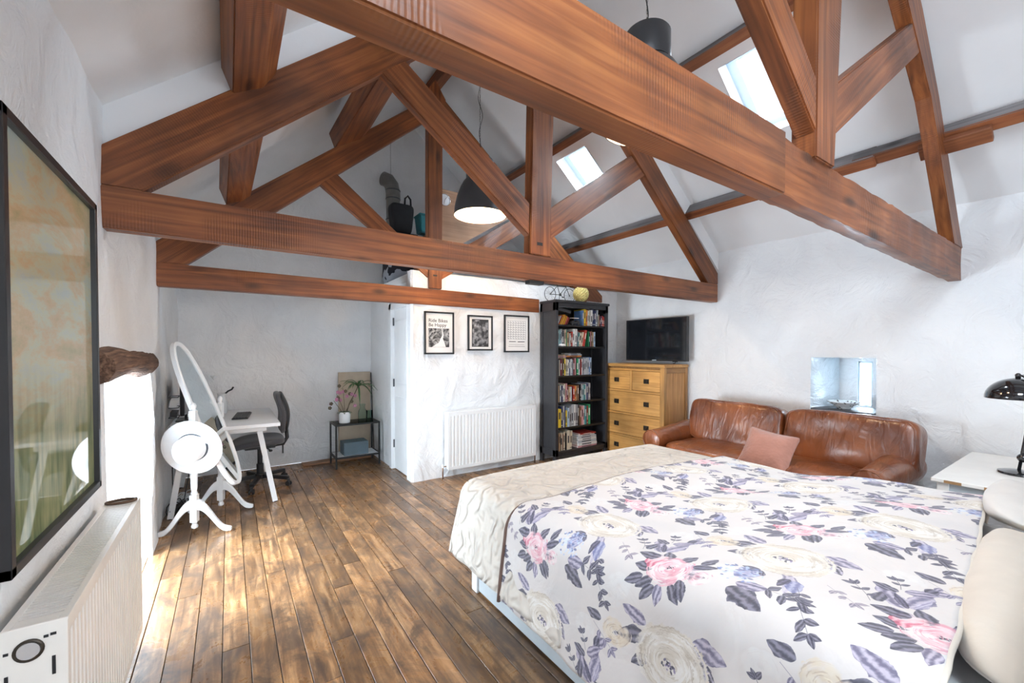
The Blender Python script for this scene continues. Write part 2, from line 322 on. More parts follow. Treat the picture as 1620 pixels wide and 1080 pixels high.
def dark_print_mat():
    m = bpy.data.materials.new('dark_grey_abstract_print'); n, l = nodes(m); b = n['Principled BSDF']
    t = n.new('ShaderNodeTexCoord'); z = n.new('ShaderNodeTexNoise'); z.inputs['Scale'].default_value = 22; z.inputs['Detail'].default_value = 4
    l.new(t.outputs['Object'], z.inputs['Vector']); r = n.new('ShaderNodeValToRGB')
    r.color_ramp.elements[0].position = .45; r.color_ramp.elements[0].color = (.03, .03, .034, 1); r.color_ramp.elements[1].position = .7; r.color_ramp.elements[1].color = (.42, .42, .43, 1)
    l.new(z.outputs['Fac'], r.inputs['Fac']); l.new(r.outputs['Color'], b.inputs['Base Color']); b.inputs['Roughness'].default_value = .6; return m
M['darkprint'] = dark_print_mat()
def china_mat():
    m = bpy.data.materials.new('painted_china'); n, l = nodes(m); b = n['Principled BSDF']
    t = n.new('ShaderNodeTexCoord'); z = n.new('ShaderNodeTexVoronoi'); z.inputs['Scale'].default_value = 36; l.new(t.outputs['Object'], z.inputs['Vector'])
    r = n.new('ShaderNodeValToRGB'); r.color_ramp.interpolation = 'CONSTANT'; r.color_ramp.elements[0].color = (.12, .05, .06, 1); r.color_ramp.elements[1].position = .30; r.color_ramp.elements[1].color = (.78, .80, .80, 1)
    q = r.color_ramp.elements.new(.2); q.color = (.10, .14, .12, 1)
    l.new(z.outputs['Distance'], r.inputs['Fac']); l.new(r.outputs['Color'], b.inputs['Base Color']); b.inputs['Roughness'].default_value = .15; return m
M['china'] = china_mat()
def check_mat():
    m = bpy.data.materials.new('black_white_patterned_cloth'); n, l = nodes(m); b = n['Principled BSDF']
    t = n.new('ShaderNodeTexCoord'); z = n.new('ShaderNodeTexVoronoi'); z.inputs['Scale'].default_value = 11; z.distance = 'MANHATTAN'; l.new(t.outputs['Object'], z.inputs['Vector'])
    sp = n.new('ShaderNodeSeparateColor'); l.new(z.outputs['Color'], sp.inputs[0])
    r = n.new('ShaderNodeValToRGB'); r.color_ramp.interpolation = 'CONSTANT'; r.color_ramp.elements[0].color = (.012, .013, .02, 1); r.color_ramp.elements[1].position = .52; r.color_ramp.elements[1].color = (.36, .38, .42, 1)
    l.new(sp.outputs[0], r.inputs['Fac']); l.new(r.outputs['Color'], b.inputs['Base Color']); b.inputs['Roughness'].default_value = .8; return m
M['check'] = check_mat()

# ------------------------------------------------------------------ floral print of the duvet, painted once into a repeating tile
def floral_tile(N=1280):
    """painted in cm: (h, V) across and along the cloth; repeats over the lattice b=(58,14), a=(15,54)"""
    rng = np.random.RandomState(3); K = N/58.0
    A = np.array([[58., 15.], [14., 54.]])/N; Ai = np.linalg.inv(A)      # cm per tile pixel
    def fbm(n, o):
        a = np.zeros((N, N)); amp = 1
        for k in range(o):
            s = n*2**k
            g = rng.rand(s, s); xi = np.arange(N)*s/N; i0 = xi.astype(int) % s; i1 = (i0+1) % s; f = xi-np.floor(xi); f = f*f*(3-2*f)
            r = g[i0][:, i0]*(1-f)[None, :]+g[i0][:, i1]*f[None, :]; r2 = g[i1][:, i0]*(1-f)[None, :]+g[i1][:, i1]*f[None, :]
            a += amp*(r*(1-f)[:, None]+r2*f[:, None]); amp *= .5
        return (a-a.min())/(a.max()-a.min())
    n1 = fbm(4, 5); n2 = fbm(28, 4); n3 = fbm(90, 3)
    img = np.empty((N, N, 3)); img[:] = np.array([.86, .838, .825])
    img -= .05*(np.clip(n1-.45, 0, 1))[..., None]*np.array([1.2, .9, .7])
    def win(h, V, R):
        c = Ai@np.array([h, V]); r = R*N/50.
        xs = np.arange(int(c[0]-r), int(c[0]+r)+1); ys = np.arange(int(c[1]-r), int(c[1]+r)+1)
        TX, TY = np.meshgrid(xs-c[0], ys-c[1]); return A[0, 0]*TX+A[0, 1]*TY, A[1, 0]*TX+A[1, 1]*TY, xs % N, ys % N
    def put(mask, c, xs, ys):
        ix = np.ix_(ys, xs); m = np.clip(mask, 0, 1)[..., None]
        img[ix] = img[ix]*(1-m)+np.broadcast_to(c, m.shape[:2]+(3,))*m
    def leaf(h, V, L, W, ang, c, c2, alpha=.95):
        L *= .84; W *= .80; X, Y, xs, ys = win(h, V, L+W); ang = math.radians(ang)
        a = (X*math.cos(ang)+Y*math.sin(ang))/L; b = (-X*math.sin(ang)+Y*math.cos(ang))+.08*L*(a*a-a)*rng.choice((-1, 1))
        nn = n2[np.ix_(ys, xs)]; n_ = n3[np.ix_(ys, xs)]
        hw = W*.5*np.sin(PI*np.clip(a, 0, 1)**.8)**.75*(.72+.55*nn)
        msk = np.clip((hw-np.abs(b))*14, 0, 1)*(a > 0)*(a < 1)
        st = .5+.5*np.sin(b/W*15+nn*3.5+a*3); t = np.clip(st*1.1+.9*(n_-.5)-.05, 0, 1)[..., None]
        edge = np.clip(1.0-(hw-np.abs(b))*5, 0, 1)[..., None]*.55
        cc = np.array(c)*(1-t)+np.array(c2)*t; cc = cc*(1-edge)+np.array(c)*edge
        put(msk*alpha*(.82+.18*nn), cc, xs, ys)
    def blob(h, V, rx, ry, ang, c, soft=.35, wob=.5, alpha=1.):
        X, Y, xs, ys = win(h, V, max(rx, ry)*1.7); ang = math.radians(ang)
        a = X*math.cos(ang)+Y*math.sin(ang); b = -X*math.sin(ang)+Y*math.cos(ang)
        d = np.sqrt((a/rx)**2+(b/ry)**2)-1-wob*(n2[np.ix_(ys, xs)]-.5)
        put(np.clip(-d*min(rx, ry)/soft, 0, 1)*alpha, np.array(c), xs, ys)
    def arc(h, V, r, a0, sp, wdt, c, alpha=.7, sq=.82, tilt=20):
        X, Y, xs, ys = win(h, V, r+wdt*2); t = math.radians(tilt); X, Y = X*math.cos(t)+Y*math.sin(t), (-X*math.sin(t)+Y*math.cos(t))/sq
        rr = np.hypot(X, Y); th = (np.arctan2(Y, X)-a0) % (2*PI); nn = n3[np.ix_(ys, xs)]
        prof = np.sqrt(np.clip(np.sin(PI*np.clip(th/sp, 0, 1)), 0, 1))*(th < sp)
        put(np.clip((wdt*prof*(.3+nn)-np.abs(rr-r*(1+.10*(nn-.5))))*9, 0, 1)*alpha, np.array(c), xs, ys)
    def rose(h, V, R, pal, dark, centre, nst=120):
        for rr, k in ((.78, 12), (.55, 10), (.32, 7)):
            for i in range(k):
                a = 2*PI*i/k+rng.rand()*.5
                blob(h+R*rr*math.cos(a), V+R*rr*.82*math.sin(a), R*.34, R*.22, math.degrees(a)+90+rng.uniform(-25, 25), pal[rng.randint(len(pal))], .8, .9, .8)
        for i in range(nst):
            r = R*(.12+.92*rng.rand()**.8); dk = rng.rand() < .38
            arc(h, V, r, rng.rand()*2*PI, .35+rng.rand()*1.0, R*(.012+.045*rng.rand()), dark if dk else pal[rng.randint(len(pal))], .38 if dk else .75)
        for i in range(20):
            a = rng.rand()*2*PI; r = R*.15*rng.rand(); blob(h+r*math.cos(a)*1.5, V+r*math.sin(a)*.8, R*.05*rng.uniform(.5, 1.3), R*.03, rng.rand()*180, centre[rng.randint(len(centre))], .12, .6, .85)
    dk = (.20, .20, .26); dk2 = (.46, .45, .53); vi = (.37, .355, .47); vi2 = (.74, .71, .79); bl = (.40, .42, .62); bl2 = (.68, .69, .80)
    cream = [(.905, .885, .85), (.88, .855, .81), (.93, .92, .90), (.845, .81, .75)]; creamd = (.68, .625, .55)
    pinks = [(.93, .76, .79), (.88, .60, .67), (.95, .86, .88), (.94, .74, .77), (.96, .92, .92), (.96, .90, .90)]; pinkd = (.78, .38, .50)
    cen = [dk, vi, dk, (.5, .45, .6)]
    def sprig(h, V, ang, n, s, c=dk, c2=dk2):
        a = ang
        for i in range(n):
            h2 = h+s*math.cos(math.radians(a)); V2 = V+s*math.sin(math.radians(a))
            for t in np.linspace(0, 1, 14): blob(h+(h2-h)*t, V+(V2-V)*t, .13, .13, 0, c, .1, 0, .9)
            for sg in (-1, 1):
                if rng.rand() < .85: leaf(h2, V2, s*rng.uniform(.9, 1.3), s*rng.uniform(.55, .8), a+sg*rng.uniform(40, 75), c, c2)
            h, V = h2, V2; a += rng.uniform(-16, 16)
        leaf(h, V, s*1.1, s*.6, a, c, c2)
    def cluster(h, V, R):
        for i in range(70):
            a = rng.rand()*2*PI; r = R*math.sqrt(rng.rand()); blob(h+r*math.cos(a), V+r*math.sin(a), R*.14*rng.uniform(.5, 1.3), R*.085, rng.rand()*180, [(.66, .74, .88), (.48, .55, .76), (.84, .88, .94), (.80, .85, .92), (.36, .40, .58)][rng.randint(5)], .25, .8, .8)
    # faint wash flowers
    for (h, V) in ((25, 12), (38, 30), (-8, -20), (20, -28)): rose(h, V, 5, [(.865, .855, .85), (.88, .87, .86)], (.81, .79, .78), [(.84, .83, .82)], 30)
    # leaves behind the roses
    leaf(-9, 4, 13, 7, 195, dk, dk2); leaf(-9, 8, 11, 6, 160, vi, vi2); leaf(-8, -2, 9, 5, 215, dk, dk2)
    leaf(7, 9, 12, 7, -5, vi, vi2); leaf(8, 6, 10, 5, -40, dk, vi2)
    leaf(4, -8, 14, 4.2, -62, vi, vi2, .8); leaf(6, -10, 15, 3.6, -75, vi2, (.82, .80, .84), .8)
    for k in range(9): a = 38*k; leaf(-6+5*math.cos(math.radians(a)), 26+5*math.sin(math.radians(a)), 8, 4.5, a+rng.uniform(-15, 15), (dk, vi, dk)[k % 3], (dk2, vi2, dk2)[k % 3])
    rose(0, 0, 12.5, cream, creamd, cen, 190)
    rose(-6, 27, 7.2, pinks, pinkd, [dk, pinkd], 120)
    leaf(-12.5, 25, 7.5, 5, 100, (.80, .38, .48), (.94, .72, .76)); leaf(-13, 27, 6.5, 4.5, 60, (.86, .50, .58), (.95, .80, .82)); blob(-12.5, 30, 2.5, 2.2, 0, (.94, .86, .86), .8, .8, .8)
    leaf(-12, 31, 9, 5.5, 190, dk, dk2); leaf(-13, 22, 8, 4.5, 215, dk, dk2); leaf(-8, 20, 8, 4.5, 235, dk, dk2); leaf(-1, 24, 8, 4.6, -60, dk, dk2); leaf(0, 30, 8.5, 4.6, 35, dk, dk2); leaf(1, 33, 8, 4, 75, dk, dk2)
    rose(3.5, 27, 3.8, pinks[:1]+pinks[2:], pinkd, [pinkd, pinkd], 60)
    # tulip-like pair and its berry stem
    leaf(-14, 34, 14, 6.8, 128, vi, vi2); leaf(-13, 35, 13, 6.2, 82, (.38, .37, .50), vi2); leaf(-13.5, 34.5, 9, 2.6, 122, dk, vi); leaf(-12.5, 35.5, 9, 2.2, 78, (.62, .60, .72), (.84, .82, .87))
    sprig(-17, 44, 105, 2, 2.6)
    # buds below the rose
    leaf(-1, -12, 11, 8.5, 250, bl, bl2); leaf(0, -13, 9, 3, 238, (.55, .55, .70), (.84, .83, .89)); leaf(-1, -12, 6, 3, 190, dk, dk2); leaf(-1, -12, 5, 2.5, 300, dk, dk2)
    leaf(8, -12, 10, 6.2, 288, bl, bl2); leaf(6.5, -12, 8, 3.6, 268, dk, vi)
    sprig(10, -16, 300, 5, 3.4)
    sprig(14, -8, 322, 3, 3.0, (.45, .42, .50), (.72, .68, .72))
    # blue cluster with its leaves
    leaf(12, 27, 13, 7.5, -18, dk, dk2); leaf(13, 30, 10, 5.5, 10, vi, vi2); cluster(11, 36, 6); sprig(17, 31, 8, 3, 3.8); sprig(24, 33, -20, 1, 3)
    # small cream flower left, lone sprigs
    rose(-20, 1, 5.6, [(.87, .82, .74), (.90, .86, .79), (.84, .78, .69)], (.66, .57, .48), cen, 60); leaf(-26, 3, 8, 4.5, 170, dk, dk2); leaf(-24, -3, 8, 4.6, 225, vi, vi2); leaf(-27, -3, 6, 3.6, 265, dk, dk2)
    leaf(24, -7, 7.5, 4.2, 95, dk, dk2); sprig(23, -8, 118, 3, 2.8); sprig(29, 15, -35, 3, 3.2, vi, vi2)
    leaf(27, 3, 8.5, 4.6, 40, vi, vi2); leaf(26, 2, 7, 4, 165, dk, dk2)
    wash = np.clip((n2-.35)*1.6, 0, 1)[..., None]*.16+.05
    img = img*(1-wash)+np.array([.86, .845, .835])*wash
    return np.clip(img, 0, 1)
def floral_mat():
    N = 1280; a = floral_tile(N)
    im = bpy.data.images.new('floral_print', N, N); buf = np.ones((N, N, 4), dtype=np.float32); buf[..., :3] = a
    im.pixels.foreach_set(buf.ravel()); im.update(); im.pack()
    m = bpy.data.materials.new('floral_cotton_print'); n, l = nodes(m); b = n['Principled BSDF']
    t = n.new('ShaderNodeTexCoord'); tx = n.new('ShaderNodeTexImage'); tx.image = im; tx.extension = 'REPEAT'
    l.new(t.outputs['UV'], tx.inputs['Vector'])
    g = n.new('ShaderNodeNewGeometry')
    z = n.new('ShaderNodeTexNoise'); z.inputs['Scale'].default_value = 5; z.inputs['Detail'].default_value = 4; z.inputs['Distortion'].default_value = 1; l.new(g.outputs['Position'], z.inputs['Vector'])
    bp = n.new('ShaderNodeBump'); bp.inputs['Distance'].default_value = .02; bp.inputs['Strength'].default_value = .5; l.new(z.outputs['Fac'], bp.inputs['Height'])
    l.new(tx.outputs['Color'], b.inputs['Base Color']); l.new(bp.outputs['Normal'], b.inputs['Normal'])
    b.inputs['Roughness'].default_value = .8; b.inputs['Sheen Weight'].default_value = .2; return m
M['floral'] = floral_mat()

# ------------------------------------------------------------------ mesh helpers
def wloc(o):
    v = Vector((0, 0, 0))
    while o is not None: v += o.location; o = o.parent
    return v
def thing(name, label, cat, loc=(0, 0, 0), rotz=0, group=None):
    o = bpy.data.objects.new(name, None); o.empty_display_size = .1; col.objects.link(o)
    o.location = loc; o.rotation_euler = (0, 0, rotz); o['label'] = label; o['category'] = cat
    if group: o['group'] = group
    return o
def tag(o, label, cat, group=None):
    o['label'] = label; o['category'] = cat
    if group: o['group'] = group
    return o
class MB:
    def __init__(s): s.v = []; s.f = []; s.mi = []; s.uv = None
    def add(s, vs, fs, mi=0):
        b = len(s.v); s.v += [tuple(v) for v in vs]; s.f += [tuple(i+b for i in f) for f in fs]; s.mi += [mi]*len(fs); return s
    def box(s, a, b, rot=None, about=None, mi=0):
        x0, y0, z0 = a; x1, y1, z1 = b
        vs = [Vector(p) for p in ((x0, y0, z0), (x1, y0, z0), (x1, y1, z0), (x0, y1, z0), (x0, y0, z1), (x1, y0, z1), (x1, y1, z1), (x0, y1, z1))]
        if rot is not None:
            c = Vector(about) if about is not None else (Vector(a)+Vector(b))/2
            R = Euler(rot).to_matrix() if not isinstance(rot, Matrix) else rot
            vs = [c+R@(v-c) for v in vs]
        return s.add(vs, [(0, 3, 2, 1), (4, 5, 6, 7), (0, 1, 5, 4), (1, 2, 6, 5), (2, 3, 7, 6), (3, 0, 4, 7)], mi)
    def bar(s, p0, p1, wd, h, up=(0, 0, 1), mi=0):
        p0 = Vector(p0); p1 = Vector(p1); d = (p1-p0).normalized(); u = Vector(up); u = (u-d*u.dot(d)).normalized(); r = d.cross(u)
        vs = []
        for p in (p0, p1):
            for a, b in ((-1, -1), (1, -1), (1, 1), (-1, 1)): vs.append(p+r*a*wd/2+u*b*h/2)
        return s.add(vs, [(3, 2, 1, 0), (4, 5, 6, 7), (0, 1, 5, 4), (1, 2, 6, 5), (2, 3, 7, 6), (3, 0, 4, 7)], mi)
    def rings(s, rings, close=True, cap=True, mi=0):
        n = len(rings[0]); b = len(s.v); fs = []
        for r in rings: s.v += [tuple(p) for p in r]
        for i in range(len(rings)-1):
            for j in range(n if close else n-1):
                k = (j+1) % n; fs.append((b+i*n+j, b+i*n+k, b+(i+1)*n+k, b+(i+1)*n+j))
        if cap: fs.append(tuple(b+j for j in reversed(range(n)))); fs.append(tuple(b+(len(rings)-1)*n+j for j in range(n)))
        s.f += fs; s.mi += [mi]*len(fs); return s
    def tube(s, pts, r, seg=8, mi=0, cap=True):
        pts = [Vector(p) for p in pts]; rs = r if isinstance(r, (list, tuple)) else [r]*len(pts)
        ref = Vector((0, 0, 1)); rr = []
        for i, p in enumerate(pts):
            d = (pts[min(i+1, len(pts)-1)]-pts[max(i-1, 0)]).normalized()
            if abs(d.dot(ref)) > .95: ref = Vector((1, 0, 0)) if abs(d.x) < .9 else Vector((0, 1, 0))
            a = (ref-d*ref.dot(d)).normalized(); b = d.cross(a); ref = a
            rr.append([p+(a*math.cos(t)+b*math.sin(t))*rs[i] for t in [2*PI*k/seg for k in range(seg)]])
        return s.rings(rr, cap=cap, mi=mi)
    def lathe(s, prof, c=(0, 0, 0), seg=20, axis=None, mi=0, cap=True):
        c = Vector(c); R = Matrix.Identity(3) if axis is None else Vector((0, 0, 1)).rotation_difference(Vector(axis)).to_matrix()
        return s.rings([[c+R@Vector((r*math.cos(2*PI*k/seg), r*math.sin(2*PI*k/seg), z)) for k in range(seg)] for r, z in prof], cap=cap, mi=mi)
    def prism(s, poly, y0, y1, mi=0):
        """polygon given in x,z, extruded along y"""
        n = len(poly); vs = [(x, y0, z) for x, z in poly]+[(x, y1, z) for x, z in poly]
        A = sum(poly[i][0]*poly[(i+1) % n][1]-poly[(i+1) % n][0]*poly[i][1] for i in range(n))
        f0 = tuple(range(n)); f1 = tuple(range(2*n-1, n-1, -1)); sd = [(i, i+n, (i+1) % n+n, (i+1) % n) for i in range(n)]
        if A < 0: f0 = f0[::-1]; f1 = f1[::-1]; sd = [q[::-1] for q in sd]
        return s.add(vs, [f0, f1]+sd, mi)
    def sphere(s, c, r, seg=12, ringn=8, mi=0):
        r = (r, r, r) if not isinstance(r, (tuple, list)) else r
        rr = []
        for i in range(ringn+1):
            t = max(.02, min(PI-.02, PI*i/ringn)); rr.append([(c[0]+r[0]*math.sin(t)*math.cos(2*PI*k/seg), c[1]+r[1]*math.sin(t)*math.sin(2*PI*k/seg), c[2]-r[2]*math.cos(t)) for k in range(seg)])
        return s.rings(rr, mi=mi)
    def grid(s, nu, nv, fn, mi=0, flip=False, uv=False):
        b = len(s.v); 
        if uv: s.uv = {}
        for j in range(nv+1):
            for i in range(nu+1):
                p = fn(i/nu, j/nv); s.v.append(tuple(p[:3]))
                if uv: s.uv[b+j*(nu+1)+i] = (p[3], p[4])
        for j in range(nv):
            for i in range(nu):
                q = (b+j*(nu+1)+i, b+j*(nu+1)+i+1, b+(j+1)*(nu+1)+i+1, b+(j+1)*(nu+1)+i)
                s.f.append(q[::-1] if flip else q); s.mi.append(mi)
        return s
    def build(s, name, mats, parent=None, smooth=False, grain=None, bevel=0, world=True, subs=0, angle=None, solid=0, jitter=0, label=None, loc=None):
        off = wloc(parent) if (parent is not None and world) else Vector((0, 0, 0))
        own = Vector(loc) if loc is not None else Vector((0, 0, 0))
        if parent is None and loc is None and world and s.v:      # a thing of one mesh: origin at its base
            xs = [v[0] for v in s.v]; ys = [v[1] for v in s.v]; zs = [v[2] for v in s.v]
            own = Vector(((min(xs)+max(xs))/2, (min(ys)+max(ys))/2, min(zs)))
        me = bpy.data.meshes.new(name); me.from_pydata([Vector(v)-off-own for v in s.v], [], s.f)
        if not isinstance(mats, (list, tuple)): mats = [mats]
        for m in mats: me.materials.append(m)
        me.polygons.foreach_set('material_index', s.mi)
        if s.uv:
            ul = me.uv_layers.new(name='UVMap')
            for lp in me.loops: ul.data[lp.index].uv = s.uv.get(lp.vertex_index, (0, 0))
        if bevel:
            bm = bmesh.new(); bm.from_mesh(me)
            es = [e for e in bm.edges if len(e.link_faces) == 2 and e.calc_face_angle() > .5]
            bmesh.ops.bevel(bm, geom=es, offset=bevel, segments=2 if bevel > .004 else 1, affect='EDGES', clamp_overlap=True)
            if jitter:
                for v in bm.verts: v.co += Vector([mn.noise(Vector(v.co)*4+Vector((k*7, 0, 0)))*jitter for k in range(3)])
            bm.to_mesh(me); bm.free()
        if grain is not None:
            g = Vector(grain).normalized(); up = Vector((0, 1, 0)) if abs(g.y) < .9 else Vector((0, 0, 1)); a = g.cross(up).normalized(); b = g.cross(a)
            at = me.attributes.new('grain', 'FLOAT_VECTOR', 'POINT')
            at.data.foreach_set('vector', [c for v in me.vertices for c in (v.co.dot(g), v.co.dot(a), v.co.dot(b))])
        me.validate(); me.update()
        if smooth:
            me.polygons.foreach_set('use_smooth', [True]*len(me.polygons))
            if angle is not None: me.set_sharp_from_angle(angle=angle)
        o = bpy.data.objects.new(name, me); col.objects.link(o); o.location = own
        if parent is not None: o.parent = parent
        if subs:
            md = o.modifiers.new('s', 'SUBSURF'); md.levels = subs; md.render_levels = subs
        if solid:
            md = o.modifiers.new('t', 'SOLIDIFY'); md.thickness = solid; md.offset = -1
        if label: o['label'] = label
        return o
def struct(o): o['kind'] = 'structure'; return o
def dup(o, parent=None):
    c = o.copy(); col.objects.link(c); c.parent = parent
    for ch in [x for x in col.objects if x.parent == o]: dup(ch, c)
    return c
def ncube(n=8, p=5.0, a=(1, 1, 1)):
    """rounded cube surface (superellipsoid), verts and faces"""
    vs = []; fs = []; idx = {}
    def key(v): return (round(v[0], 5), round(v[1], 5), round(v[2], 5))
    for ax in range(3):
        for sg in (-1, 1):
            for i in range(n):
                for j in range(n):
                    q = []
                    for (di, dj) in ((0, 0), (1, 0), (1, 1), (0, 1)):
                        c = [0, 0, 0]; c[ax] = sg; c[(ax+1) % 3] = -1+2*(i+di)/n; c[(ax+2) % 3] = -1+2*(j+dj)/n
                        k = key(c)
                        if k not in idx: idx[k] = len(vs); vs.append(Vector(c))
                        q.append(idx[k])
                    fs.append(tuple(q) if sg > 0 else tuple(reversed(q)))
    out = []
    for c in vs:
        L = (abs(c.x)**p+abs(c.y)**p+abs(c.z)**p)**(1/p); d = c/L; out.append(Vector((d.x*a[0], d.y*a[1], d.z*a[2])))
    return out, fs

def lump(p, amp=.014, s=1.5, seed=0):
    v = Vector(p); return amp*(mn.noise(v*s+Vector((seed, 0, 0)))+.5*mn.noise(v*s*2.7+Vector((0, seed, 3))))
ZC = lambda x: 2.47+.84*(x+.48) if x < 2.03 else 4.578-.82*(x-2.03)      # ceiling height over x

# ------------------------------------------------------------------ the shell
XL, XR, YB, YF = -.47, 4.60, 5.65, -1.60
fl = struct(MB().box((-1.1, YF-.1, -.12), (XR+.1, YB+.1, -.022)).build('floor', M['groove'], loc=(0, 0, 0)))
# floor boards along y
bw = .1045; x = -.455-bw*1; rows = 0; npl = 0
rnd = random.Random(11)
while x < XR:
    y = YF + (0 if x > 3.4 else -rnd.random()*1.2)
    while y < YB-.01:
        L = rnd.choice((1.3, 1.6, 1.9, 2.3, 2.8)) if x < 3.4 else 9
        if x < 1.1 and y > 1.5: L *= .8
        y0 = max(y, YF); y1 = min(y+L, YB)
        if y1-y0 > .05:
            g = .0016; dz = rnd.uniform(-.0012, .0012)
            c = .0011
            mb = MB(); X0, X1, Y0, Y1 = x+g, x+bw-g, y0+g*.8, y1-g*.8
            mb.rings([[(X0, Y0, -.02), (X1, Y0, -.02), (X1, Y1, -.02), (X0, Y1, -.02)], [(X0, Y0, dz-c), (X1, Y0, dz-c), (X1, Y1, dz-c), (X0, Y1, dz-c)], [(X0+c, Y0+c, dz), (X1-c, Y0+c, dz), (X1-c, Y1-c, dz), (X0+c, Y1-c, dz)]])
            mb.build('floorboard', M['floorwood'], fl); npl += 1
        y += L
    x += bw
print('boards', npl)

def wall_panel(mb, axis, c, a0, a1, z0, z1, seed, amp=.016, flip=False, ztop=None, res=.045, relief=.014):
    nu = max(2, int((a1-a0)/res)); nv = max(2, int((z1-z0)/res))
    def f(u, v):
        a = a0+(a1-a0)*u; zz = z0+((ztop(a) if ztop else z1)-z0)*v
        p = (c, a, zz) if axis == 'x' else (a, c, zz)
        d = lump(p, amp, 1.6, seed)+lump(p, amp*.35, 5, seed+4)
        q = Vector(p)*3.1+Vector((0, 0, seed)); d += relief*(abs(mn.noise(q))*1.0-.25+.5*abs(mn.noise(q*2.3)))
        return (c+d, a, zz) if axis == 'x' else (a, c+d, zz)
    mb.grid(nu, nv, f, flip=flip)
# back gable wall
mb = MB(); wall_panel(mb, 'y', YB+.01, -.62, XR+.1, 0, 3, 1, ztop=lambda a: ZC(a)+.02, flip=False); struct(mb.build('wall_back', M['plaster'], smooth=True, loc=(0, 0, 0)))
# right wall with the niche opening y 1.235..1.72, z .80...1.30
mb = MB(); NY0, NY1, NZ0, NZ1 = 1.235, 1.725, .80, 1.30
for (a0, a1, z0, z1) in ((YF, NY0, 0, 2.5), (NY1, YB, 0, 2.5), (NY0, NY1, 0, NZ0), (NY0, NY1, NZ1, 2.5)):
    wall_panel(mb, 'x', XR, a0, a1, z0, z1, 2, flip=True)
# rounded deep reveal of the niche
def niche(u, v):
    # v: depth, u: around the opening
    P = [(NY0, NZ0), (NY1, NZ0), (NY1, NZ1), (NY0, NZ1), (NY0, NZ0)]
    t = u*4; i = min(3, int(t)); fr = t-i; y = P[i][0]+(P[i+1][0]-P[i][0])*fr; z = P[i][1]+(P[i+1][1]-P[i][1])*fr
    d = v*.46; cy = 1.45; yy = y+(cy-y)*v*.30; x = XR+d
    b = .012*mn.noise(Vector((x*4, yy*5, z*5)))*(v > .02)
    return (x+(lump((XR, y, z), .016, 1.6, 2)+lump((XR, y, z), .0056, 5, 6))*(1-v), yy+b, z+b*(0 if v < .05 else 1))
wr = struct(mb.build('wall_right', M['plaster'], smooth=True, loc=(0, 0, 0), angle=.9))
MB().grid(48, 10, niche, flip=True).build('reveal', M['gloss'], wr, smooth=True)
# niche back with the narrow slit window in it
mb = MB(); xb = XR+.46
for (y0, y1, z0, z1) in ((1.50, 1.70, .78, 1.32), (1.25, 1.385, .78, 1.32), (1.385, 1.50, 1.26, 1.32), (1.385, 1.50, .78, .83)): mb.box((xb, y0, z0), (xb+.08, y1, z1))
mb.build('reveal_back', M['plaster'], wr)
w2 = MB(); 
for y in (1.39, 1.495): w2.box((xb+.02, y-.008, .82), (xb+.05, y+.008, 1.27))
w2.box((xb+.02, 1.39, .82), (xb+.05, 1.50, .84)); w2.box((xb+.02, 1.39, 1.245), (xb+.05, 1.50, 1.27))
wo = struct(w2.build('window_2', M['iron'], loc=(0, 0, 0))); MB().box((xb+.03, 1.395, .83), (xb+.036, 1.495, 1.25)).build('pane', M['glass'], wo)

# left wall: near part, the part over the opening, the far part
OY0, OY1, OZ = 2.63, 3.62, 1.26
mb = MB()
def leftx(y, z):
    b = .030*math.exp(-((y-OY1)/.25)**2)*math.exp(-((z-.75)/.5)**2)*sm_(OY1-.25, OY1, y)+.05*max(0, (.45-z))*math.exp(-((y-3.7)/.3)**2)*(y > 3.5)
    return XL+.02*sm_(2.5, 3.5, y)+b+lump((XL, y, z), .013+.007*sm_(2.6, 3.6, y), 1.8, 3)+lump((XL, y, z), .004+.005*sm_(2.6, 3.6, y), 5, 6)
def sm_(a, b, x): t = max(0, min(1, (x-a)/(b-a))); return t*t*(3-2*t)
for (y0, y1, z0, z1) in ((YF, OY0, 0, OZ), (YF, OY0, OZ, 2.53), (OY0, OY1, OZ, 2.53), (OY1, YB+.08, 0, OZ), (OY1, YB+.08, OZ, 2.53)):
    mb.grid(max(2, int((y1-y0)/.06)), 21, lambda u, v: (leftx(y0+(y1-y0)*u, z0+(z1-z0)*v), y0+(y1-y0)*u, z0+(z1-z0)*v))
def farleft(u, v): return (leftx(OY1+(YB+.08-OY1)*u, 2.52*v), 0, 0)
# reveals of the opening
def reveal_far(u, v):
    x = XL+.02-.68*u; z = OZ*v; e = leftx(OY1, z)-(XL+.02)
    return (x+e*(1-u), OY1+.012*mn.noise(Vector((x*3, 0, z*3)))*(u > 0), z)
mb.grid(12, 18, reveal_far)
def reveal_near(u, v): return (leftx(OY0, OZ*v)*(1-u)+(XL-.68)*u, OY0, OZ*v)
mb.grid(4, 4, reveal_near, flip=True)
mb.grid(16, 2, lambda u, v: (leftx(OY0+(OY1-OY0)*u, OZ)*(1-v)+(XL-.68)*v, OY0+(OY1-OY0)*u, OZ))
struct(mb.build('wall_left', M['plaster'], smooth=True, loc=(0, 0, 0), angle=.8))
# glazed door leaf in the opening
mb = MB(); xg = XL-.62
for (y0, y1, z0, z1) in ((OY0, OY0+.06, 0, OZ), (OY1-.06, OY1, 0, OZ), (OY0, OY1, OZ-.06, OZ), (OY0, OY1, 0, .12), (3.10, 3.15, .1, OZ)): mb.box((xg-.02, y0, z0), (xg+.02, y1, z1))
wo = struct(mb.build('window_1', M['white'], loc=(0, 0, 0), bevel=.003))
for (y0, y1) in ((OY0+.06, 3.10), (3.15, OY1-.06)): MB().box((xg-.004, y0, .12), (xg+.004, y1, OZ-.06)).build('pane', M['glass'], wo)
